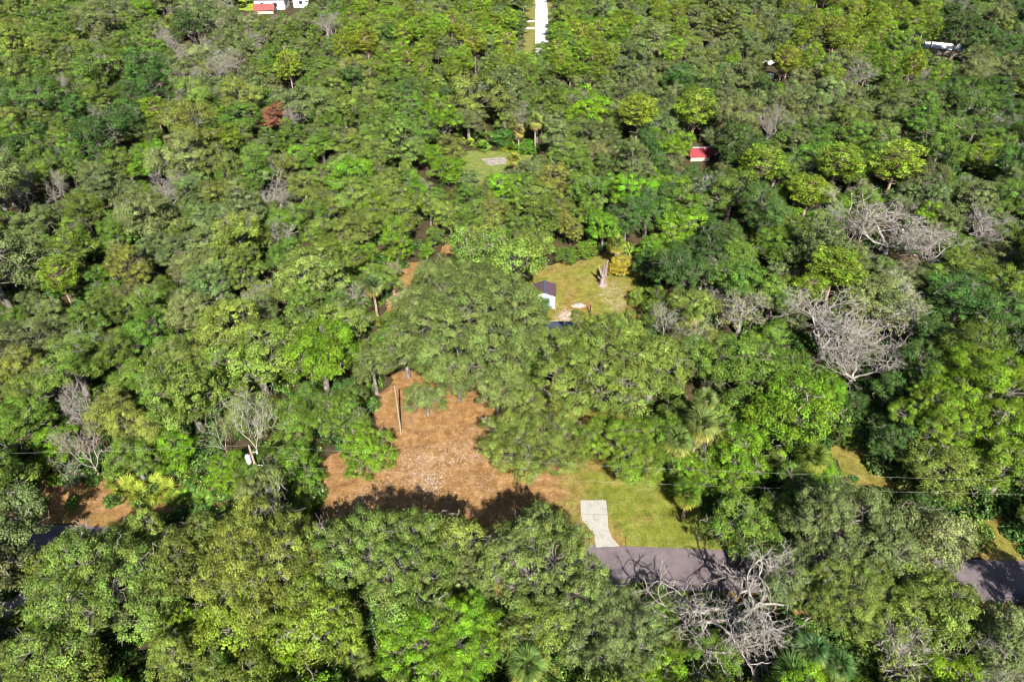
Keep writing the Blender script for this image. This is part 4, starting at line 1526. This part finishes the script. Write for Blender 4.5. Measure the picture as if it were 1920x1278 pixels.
COLW = ['at the far left', 'left of the white forked trunks', 'in the left wood', 'left of the side yard', 'right of centre', 'towards the right', 'at the far right']


def region(px, py):
    if py < 160:
        row = 'near the top edge'
        cols = [(200, 'by the left edge'), (400, 'left of the far houses'), (600, 'below the far houses'), (800, 'right of the far houses'), (1000, 'left of the pale road'), (1200, 'right of the pale road'), (1450, 'left of the parked cars'), (1650, 'right of the parked cars'), (9999, 'around the metal roof')]
    elif py < 320:
        row = 'in the upper wood'
        cols = [(240, 'by the left edge'), (440, 'left of the rusty oak'), (640, 'right of the rusty oak'), (830, 'left of the rear clearing'), (1150, 'behind the rear clearing'), (1500, 'near the red outbuilding'), (9999, 'beyond the bare trees')]
    elif py < 500:
        row = 'at upper mid height'
        cols = [(200, 'by the left edge'), (460, 'in the left wood'), (720, 'left of the side yard'), (1100, 'above the giant oak'), (1450, 'right of the back lawn'), (9999, 'among the bare trees at right')]
    elif py < 680:
        row = 'at mid height'
        cols = [(200, 'by the left edge'), (460, 'in the left wood'), (720, 'left of the giant oak'), (1150, 'beside the house'), (1450, 'right of the back lawn'), (9999, 'near the round dark oak')]
    elif py < 940:
        row = 'in the lower wood'
        cols = [(330, 'above the left verge'), (760, 'between transformer pole and lawn'), (1150, 'beside the front lawn'), (1600, 'around the vine mound and palms'), (9999, 'at the right edge')]
    else:
        row = 'below the road'
        cols = [(500, 'at lower left'), (960, 'at bottom centre-left'), (1300, 'at bottom centre'), (9999, 'at lower right')]
    for c, w in cols:
        if px < c:
            return row, w


# ---- dart throwing over the view and a margin round it
cell = {}


def cell_add(x, y, R):
    cell.setdefault((int(x // 12), int(y // 12)), []).append((x, y, R))


def too_close(x, y, R, k):
    cx, cy = int(x // 12), int(y // 12)
    for i in (-1, 0, 1):
        for j in (-1, 0, 1):
            for (a, b, r) in cell.get((cx + i, cy + j), ()):
                dd = (a - x) ** 2 + (b - y) ** 2
                if dd < ((R + r) * k) ** 2:
                    return True
    return False


for (x, y, R) in placed:
    cell_add(x, y, R)
fill = []
rf = random.Random(21)
for attempt in range(60000):
    if attempt < 42000:
        py = rf.uniform(-60, 1400)
        px = rf.uniform(-160, 2080)
        if py < 250 and rf.random() < 0.0:
            continue
        x, y, t = at(px, py, 6.0)
    else:
        y = rf.uniform(100, 430)
        x = rf.uniform(-1, 1) * (y * 0.85 + 50)
    if y < 12:
        continue
    px, py, d = project(x, y, 6.0)
    R = rf.uniform(2.6, 5.0)
    if rf.random() < 0.2:
        R *= 1.45
    if too_close(x, y, R, 0.66):
        continue
    gi = min(7, max(0, int(py // 160)))
    gj = min(11, max(0, int(px // 160)))
    tone = GRID[gi][gj][0 if rf.random() < (0.38 if GRID[gi][gj][0] == 'pine' else 0.55) else 1]
    if rf.random() < 0.12:
        tone = rf.choice(['olive', 'mid', 'grey', 'bright', 'deep'])
    kind = 'oak'
    u = rf.random()
    if tone == 'pine':
        kind = 'pine'
        h = rf.uniform(11.5, 15)
        R = min(R, 3.6)
    elif (tone == 'pale' and u < 0.6) or u < 0.03:
        kind = 'sparse'
        h = R * 2.0
    elif u < 0.052 and not (640 < px < 1260 and 380 < py < 1000):
        kind = 'bare'
        tone = 'pale'
        h = R * 2.1
    elif tone == 'bright' and u < 0.5:
        kind = 'bush'
        h = R * rf.uniform(1.5, 2.0)
    else:
        h = R * rf.uniform(1.9, 2.9)
    if ground_blocked(x, y, R):
        continue
    if view_blocked(x, y, R, h, 0.76 if kind == 'pine' else 0.66):
        # try a smaller one
        R *= 0.6
        h *= 0.6
        if kind == 'pine':
            kind, tone = 'oak', 'mid'
        if view_blocked(x, y, R, h):
            continue
    cell_add(x, y, R)
    fill.append(dict(x=x, y=y, R=R, h=h, kind=kind, tone=tone, px=px, py=py, size=R * FOC / d))
print('fill trees', len(fill))

LIB = {'oak': (OAKS, 'oak_tree', 'oaks of the wood', 'tree'), 'pine': (PINES, 'pine_tree', 'pines standing out of the wood', 'tree'),
       'sparse': (SPARSE, 'sparse_tree', 'thin-crowned trees', 'tree'), 'bare': (BARES, 'bare_tree', 'leafless trees', 'tree'),
       'bush': (BUSHY, 'leafy_bush', 'vine-covered bushes', 'bush')}
LIMIT = {'oak': 250, 'pine': 120, 'sparse': 90, 'bare': 70, 'bush': 80}
WORD = {'oak': 'oak', 'pine': 'pine', 'sparse': 'twiggy tree', 'bare': 'leafless grey tree', 'bush': 'bush'}
vis = [f for f in fill if -30 < f['px'] < 1950 and -10 < f['py'] < 1300]
singles = []
for k in LIB:
    ks = sorted([f for f in vis if f['kind'] == k], key=lambda f: -f['size'])
    singles += ks[:LIMIT[k]]
ids = set(id(f) for f in singles)
rest = [f for f in fill if id(f) not in ids]
groups = {}
for f in singles:
    groups.setdefault((f['kind'], '' if f['kind'] in ('bare', 'sparse') else f['tone'], region(f['px'], f['py'])), []).append(f)
NTH = ['second', 'third', 'fourth', 'fifth', 'sixth', 'seventh', 'eighth', 'ninth', 'tenth', 'eleventh', 'twelfth', 'thirteenth', 'fourteenth', 'fifteenth', 'sixteenth', 'seventeenth', 'eighteenth', 'nineteenth', 'twentieth']
ORD = ['leftmost'] + [n + ' from left' for n in NTH]
RORD = ['rightmost'] + [n + ' from right' for n in NTH]
for (k, tone, (row, where)), fs in groups.items():
    fs.sort(key=lambda f: f['px'])
    tw = '' if k in ('bare', 'sparse') else TONE_WORD[tone] + ' '
    n = len(fs)
    for i, f in enumerate(fs):
        if n == 1:
            lb = f'{tw}{WORD[k]} {where}, {row}'
        elif i < n / 2 and i < len(ORD):
            lb = f'{tw}{WORD[k]} {where}, {row}, {ORD[i]}'
        elif n - 1 - i < len(RORD):
            lb = f'{tw}{WORD[k]} {where}, {row}, {RORD[n - 1 - i]}'
        else:
            lb = f'{tw}{WORD[k]} {where}, {row}, among others like it'
        f['label'] = lb
for i, f in enumerate(singles):
    protos, nm, grp, ct = LIB[f['kind']]
    p = protos[rf.randrange(len(protos))]
    g = grp
    if 'among others like it' in f['label']:
        g = f['label'].split(',')[0] + ' of the wood'
    plant(p, nm, f['x'], f['y'], f['R'], f['h'], rf.uniform(0, 6.28), vary(TONES[f['tone']], 0.22), f['label'], ct, g)

# ---- the rest of the woodland: one object planting whole trees on points
src = bpy.data.collections.new('woodland_sources')
order = []


def joined(proto, name, k):
    """trunk, limbs and crown as one mesh for planting"""
    parts = [proto[p] for p in ('trunk', 'branches', 'twigs', 'crown') if p in proto]
    V, LI, LS, MI, RN, mats = [], [], [], [], [], []
    vo = lo = 0
    for me in parts:
        nv = len(me.vertices)
        a = np.empty(nv * 3, np.float32)
        me.vertices.foreach_get('co', a)
        V.append(a)
        nl = len(me.loops)
        li = np.empty(nl, np.int32)
        me.loops.foreach_get('vertex_index', li)
        LI.append(li + vo)
        npn = len(me.polygons)
        ls = np.empty(npn, np.int32)
        me.polygons.foreach_get('loop_start', ls)
        LS.append(ls + lo)
        mt = me.materials[0]
        mt = LEAF_I if mt == LEAF else mt
        if mt not in mats:
            mats.append(mt)
        MI.append(np.full(npn, mats.index(mt), np.int32))
        rr = np.full(npn, 0.5, np.float32)
        if 'rnd' in me.attributes:
            me.attributes['rnd'].data.foreach_get('value', rr)
        RN.append(rr)
        vo += nv
        lo += nl
    me = bpy.data.meshes.new(name)
    V = np.concatenate(V)
    LI = np.concatenate(LI)
    LS = np.concatenate(LS)
    me.vertices.add(len(V) // 3)
    me.vertices.foreach_set('co', V)
    me.loops.add(len(LI))
    me.loops.foreach_set('vertex_index', LI)
    me.polygons.add(len(LS))
    me.polygons.foreach_set('loop_start', LS)
    for m in mats:
        me.materials.append(m)
    me.polygons.foreach_set('material_index', np.concatenate(MI))
    at_ = me.attributes.new('rnd', 'FLOAT', 'FACE')
    at_.data.foreach_set('value', np.concatenate(RN))
    me.update(calc_edges=True)
    o = bpy.data.objects.new(f'source_tree_{k:02d}', me)
    src.objects.link(o)
    return o


base_idx = {}
kk = 0
for k in LIB:
    base_idx[k] = kk
    for p in LIB[k][0]:
        joined(p, 'woodland_tree', kk)
        kk += 1


def scatter_object(name, coll, pts, rots, scales, idxs, tints, label, cat):
    me = bpy.data.meshes.new(name)
    me.vertices.add(len(pts))
    me.vertices.foreach_set('co', np.asarray(pts, np.float32).ravel())
    for nm, tp, dt, key in (('rot', 'FLOAT_VECTOR', rots, 'vector'), ('scl', 'FLOAT_VECTOR', scales, 'vector')):
        a = me.attributes.new(nm, tp, 'POINT')
        a.data.foreach_set(key, np.asarray(dt, np.float32).ravel())
    a = me.attributes.new('idx', 'INT', 'POINT')
    a.data.foreach_set('value', np.asarray(idxs, np.int32))
    a = me.attributes.new('tint', 'FLOAT_COLOR', 'POINT')
    a.data.foreach_set('color', np.asarray(tints, np.float32).ravel())
    o = mesh_obj(name, me)
    ng = bpy.data.node_groups.new(name + '_nodes', 'GeometryNodeTree')
    ng.interface.new_socket('Geometry', in_out='INPUT', socket_type='NodeSocketGeometry')
    ng.interface.new_socket('Geometry', in_out='OUTPUT', socket_type='NodeSocketGeometry')
    gi = ng.nodes.new('NodeGroupInput')
    go = ng.nodes.new('NodeGroupOutput')
    ci = ng.nodes.new('GeometryNodeCollectionInfo')
    ci.inputs['Collection'].default_value = coll
    ci.inputs['Separate Children'].default_value = True
    ci.inputs['Reset Children'].default_value = True
    iop = ng.nodes.new('GeometryNodeInstanceOnPoints')
    iop.inputs['Pick Instance'].default_value = True

    def attr(nm, tp):
        n = ng.nodes.new('GeometryNodeInputNamedAttribute')
        n.data_type = tp
        n.inputs['Name'].default_value = nm
        return n.outputs['Attribute']
    L = ng.links
    m2p = ng.nodes.new('GeometryNodeMeshToPoints')
    L.new(gi.outputs[0], m2p.inputs['Mesh'])
    L.new(m2p.outputs[0], iop.inputs['Points'])
    L.new(ci.outputs[0], iop.inputs['Instance'])
    L.new(attr('idx', 'INT'), iop.inputs['Instance Index'])
    L.new(attr('rot', 'FLOAT_VECTOR'), iop.inputs['Rotation'])
    L.new(attr('scl', 'FLOAT_VECTOR'), iop.inputs['Scale'])
    L.new(iop.outputs[0], go.inputs[0])
    md = o.modifiers.new('planting', 'NODES')
    md.node_group = ng
    tag(o, label, cat, None, 'stuff')
    return o


P_, R_, S_, I_, T_ = [], [], [], [], []
for f in rest:
    protos = LIB[f['kind']][0]
    i = rf.randrange(len(protos))
    p = protos[i]
    P_.append((f['x'], f['y'], 0))
    R_.append((0, 0, rf.uniform(0, 6.28)))
    s = f['R'] / p['R']
    S_.append((s, s, f['h'] / p['H']))
    I_.append(base_idx[f['kind']] + i)
    T_.append((*vary(TONES[f['tone']], 0.16), 1))
scatter_object('woodland', src, P_, R_, S_, I_, T_, 'dense mixed woodland of oaks and pines filling the far slope', 'woodland')
print('singles', len(singles), 'rest', len(rest))

# ---- undergrowth between the trunks
usrc = bpy.data.collections.new('undergrowth_sources')
for i in range(3):
    o = bpy.data.objects.new(f'source_shrub_{i}', shrub_mesh(950 + i, LEAF_I, 1.2))
    usrc.objects.link(o)
P_, R_, S_, I_, T_ = [], [], [], [], []
for _ in range(9000):
    px = rf.uniform(-150, 2070)
    py = rf.uniform(100, 1330)
    x, y, t = at(px, py, 0)
    if ground_blocked(x, y, 1) or y > 200 or rf.random() < 0.35:
        continue
    ok = True
    cx, cy, d = project(x, y, 0.7)
    for P in KEEP:
        if in_poly(cx, cy, P):
            ok = False
            break
    if not ok and rf.random() > 0.12:
        continue
    s = rf.uniform(0.5, 1.5)
    P_.append((x, y, 0))
    R_.append((0, 0, rf.uniform(0, 6.28)))
    S_.append((s, s, s * rf.uniform(0.7, 1.3)))
    I_.append(rf.randrange(3))
    T_.append((*vary(TONES[rf.choice(['mid', 'deep', 'deep', 'deep'])], 0.25), 1))
scatter_object('undergrowth', usrc, P_, R_, S_, I_, T_, 'low leafy undergrowth covering the ground between the trees', 'undergrowth')

# ================================================================== PALMS
PALMS = [
    (1005, 228, 8.0, 1.5, (0.32, 0.36, 0.10), 'tall pale-green palm with a round head behind the rear clearing'),
    (973, 247, 5.5, 1.2, (0.34, 0.26, 0.12), 'browning palm half hidden left of the tall round-headed palm'),
    (965, 300, 4.5, 1.3, (0.38, 0.36, 0.06), 'yellowing palm at the right edge of the rear clearing'),
    (1310, 795, 8.0, 1.55, (0.20, 0.25, 0.08), 'biggest palm of the cluster right of the front lawn, dead fronds hanging below'),
    (1268, 828, 6.5, 1.3, (0.17, 0.24, 0.07), 'smaller palm left of the biggest one in the cluster'),
    (1320, 752, 7.0, 1.2, (0.20, 0.25, 0.08), 'palm just above the biggest one in the cluster'),
    (1522, 862, 5.5, 1.5, (0.17, 0.22, 0.04), 'palm below the vine-draped mound, by the weedy gap'),
    (1300, 590, 8.0, 1.2, (0.20, 0.27, 0.06), 'palm between the broad oak and the pale twiggy tree, upper of two'),
    (1280, 622, 7.5, 1.2, (0.22, 0.24, 0.05), 'palm between the broad oak and the pale twiggy tree, lower of two'),
    (1158, 458, 5.0, 1.3, (0.22, 0.27, 0.05), 'palm at the top of the back lawn, behind the broken stump'),
    (990, 1240, 5.5, 1.3, (0.17, 0.26, 0.07), 'palm with long fronds at the bottom edge, centre'),
    (1515, 1215, 5.0, 1.2, (0.11, 0.20, 0.08), 'deep green palm right of the large bare oak, upper of three'),
    (1560, 1250, 4.2, 1.1, (0.12, 0.22, 0.07), 'deep green palm at the bottom edge, rightmost of three'),
    (1480, 1262, 4.5, 1.3, (0.13, 0.22, 0.06), 'deep green palm at the bottom edge, leftmost of three'),
    (322, 42, 8.0, 1.5, (0.26, 0.30, 0.06), 'pale palm in the upper left wood near the top edge'),
    (1890, 48, 8.0, 1.5, (0.26, 0.32, 0.08), 'pale palm near the upper right corner'),
    (700, 535, 6.0, 1.3, (0.14, 0.20, 0.09), 'blue-green palm at the left edge of the side yard'),
    (1290, 930, 4.0, 1.2, (0.14, 0.24, 0.03), 'small palm below the vivid bushes, above the road shadow'),
]
for i, (px, py, h, s, tn, lb) in enumerate(PALMS):
    x, y, t = at(px, py, h)
    palm_tree(x, y, h, lb, tuple(c * q_ for c, q_ in zip(tn, (0.6, 0.66, 0.55))), s, 36, 10, rs=i)


# ---- palmettos on the left verge
def palmetto(px, py, s, tn, label, k):
    x, y, t = at(px, py, 0)
    rng = np.random.default_rng(40 + k)
    root = empty('palmetto', (x, y, 0), rng.uniform(0, 6.28))
    tag(root, label, 'palmetto', 'saw palmettos on the verges')
    for i in range(16):
        o = mesh_obj('frond', FRONDS[i % 3], root)
        a = i * 2.4
        el = math.radians(rng.uniform(5, 70))
        o.rotation_euler = (rng.normal(0, .2), -el, a)
        o.location = (rng.normal(0, .25), rng.normal(0, .25), 0.1)
        q = s * rng.uniform(.75, 1.1)
        o.scale = (q, q, q)
        o.color = (*(np.array(tn) * rng.uniform(.8, 1.25)), 1)


for k, (px, py, s, lb) in enumerate([
        (240, 922, 0.9, 'yellow-green palmetto at the left end of the roadside patch'), (268, 935, 0.95, 'yellow-green palmetto, front left of the roadside patch'),
        (285, 918, 1.0, 'yellow-green palmetto in the middle of the roadside patch'), (310, 928, 1.0, 'yellow-green palmetto right of the patch middle'),
        (335, 938, 0.85, 'green palmetto at the right end of the roadside patch'), (85, 888, 0.9, 'yellow palmetto at the far left verge'),
        (228, 880, 0.85, 'yellow palmetto behind the roadside patch'), (515, 925, 0.9, 'green palmetto at the foot of the transformer pole'),
        (875, 272, 1.3, 'yellowish palmetto behind the rear clearing, left'), (905, 280, 1.3, 'green palmetto behind the rear clearing, middle'),
        (955, 283, 1.3, 'bright palmetto behind the rear clearing, right'), (380, 945, 0.8, 'green palmetto half in shade right of the roadside patch')]):
    palmetto(px, py, s, (0.20, 0.25, 0.03) if k not in (4, 7, 9, 11) else (0.12, 0.22, 0.03), lb, k)

# ================================================================== LITTER AND TUFTS
def flakes(name, polys_px, n, size, mat, label, cat, bias=None, seed=1, z=0.02, tall=False):
    rng = np.random.default_rng(seed)
    pts = []
    while len(pts) < n:
        P = polys_px[rng.integers(len(polys_px))]
        xs = [p[0] for p in P]
        ys = [p[1] for p in P]
        a, b = rng.uniform(min(xs), max(xs)), rng.uniform(min(ys), max(ys))
        if in_poly(a, b, P):
            x, y = xy(a, b)
            pts.append((x, y, z))
    pts = np.array(pts)
    # gather flakes into loose drifts
    pts[:, :2] += rng.normal(0, 0.5, (len(pts), 2))
    pts[:, 2] += rng.uniform(0, 0.08, len(pts))
    nr = unit(np.array([[0, 0, 1.0]]) * (0.3 if tall else 1) + rng.normal(0, 0.35, (len(pts), 3)))
    v, f = leaves_tris(pts, nr, size, rng, 0.8)
    o = mesh_obj(name, np_mesh(name, v, f, mat, rnd=rng.uniform(0, .9, len(pts))))
    return tag(o, label, cat, None, 'stuff')


DRY = surf('dry_leaf', lambda nt, pos: ramp(nt, noise(nt, pos, 9, 2, 0.5), [(0.35, (0.26, 0.18, 0.13)), (0.65, (0.52, 0.45, 0.43))]), 0.8, 0.2)
flakes('leaf_litter', [[(720, 880), (780, 840), (850, 830), (900, 850), (880, 870), (800, 870), (760, 910)], [(650, 935), (720, 900), (745, 915), (690, 965), (650, 960)],
                       [(770, 880), (830, 890), (820, 930), (775, 915)], [(740, 850), (900, 820), (915, 860), (800, 880)]], 1500, 0.15, DRY, 'pale fallen leaves drifted over the orange front lawn', 'fallen leaves', seed=2)
flakes('leaf_litter', [[(1120, 530), (1170, 530), (1180, 575), (1140, 585)], [(1050, 585), (1075, 583), (1075, 600), (1050, 600)]], 1100, 0.19, DRY,
       'pale fallen leaves on the right side of the back lawn', 'fallen leaves', seed=3)
flakes('leaf_litter', [[(730, 545), (770, 540), (760, 560), (735, 585)]], 600, 0.22, DRY, 'pale dry litter at the lower end of the side yard', 'fallen leaves', seed=4)
flakes('leaf_litter', [[(640, 890), (720, 800), (900, 790), (960, 890), (1080, 900), (1090, 960), (640, 960)]], 1500, 0.12, DRY, 'thinly scattered dry leaves across the whole front lawn',
       'fallen leaves', seed=5)
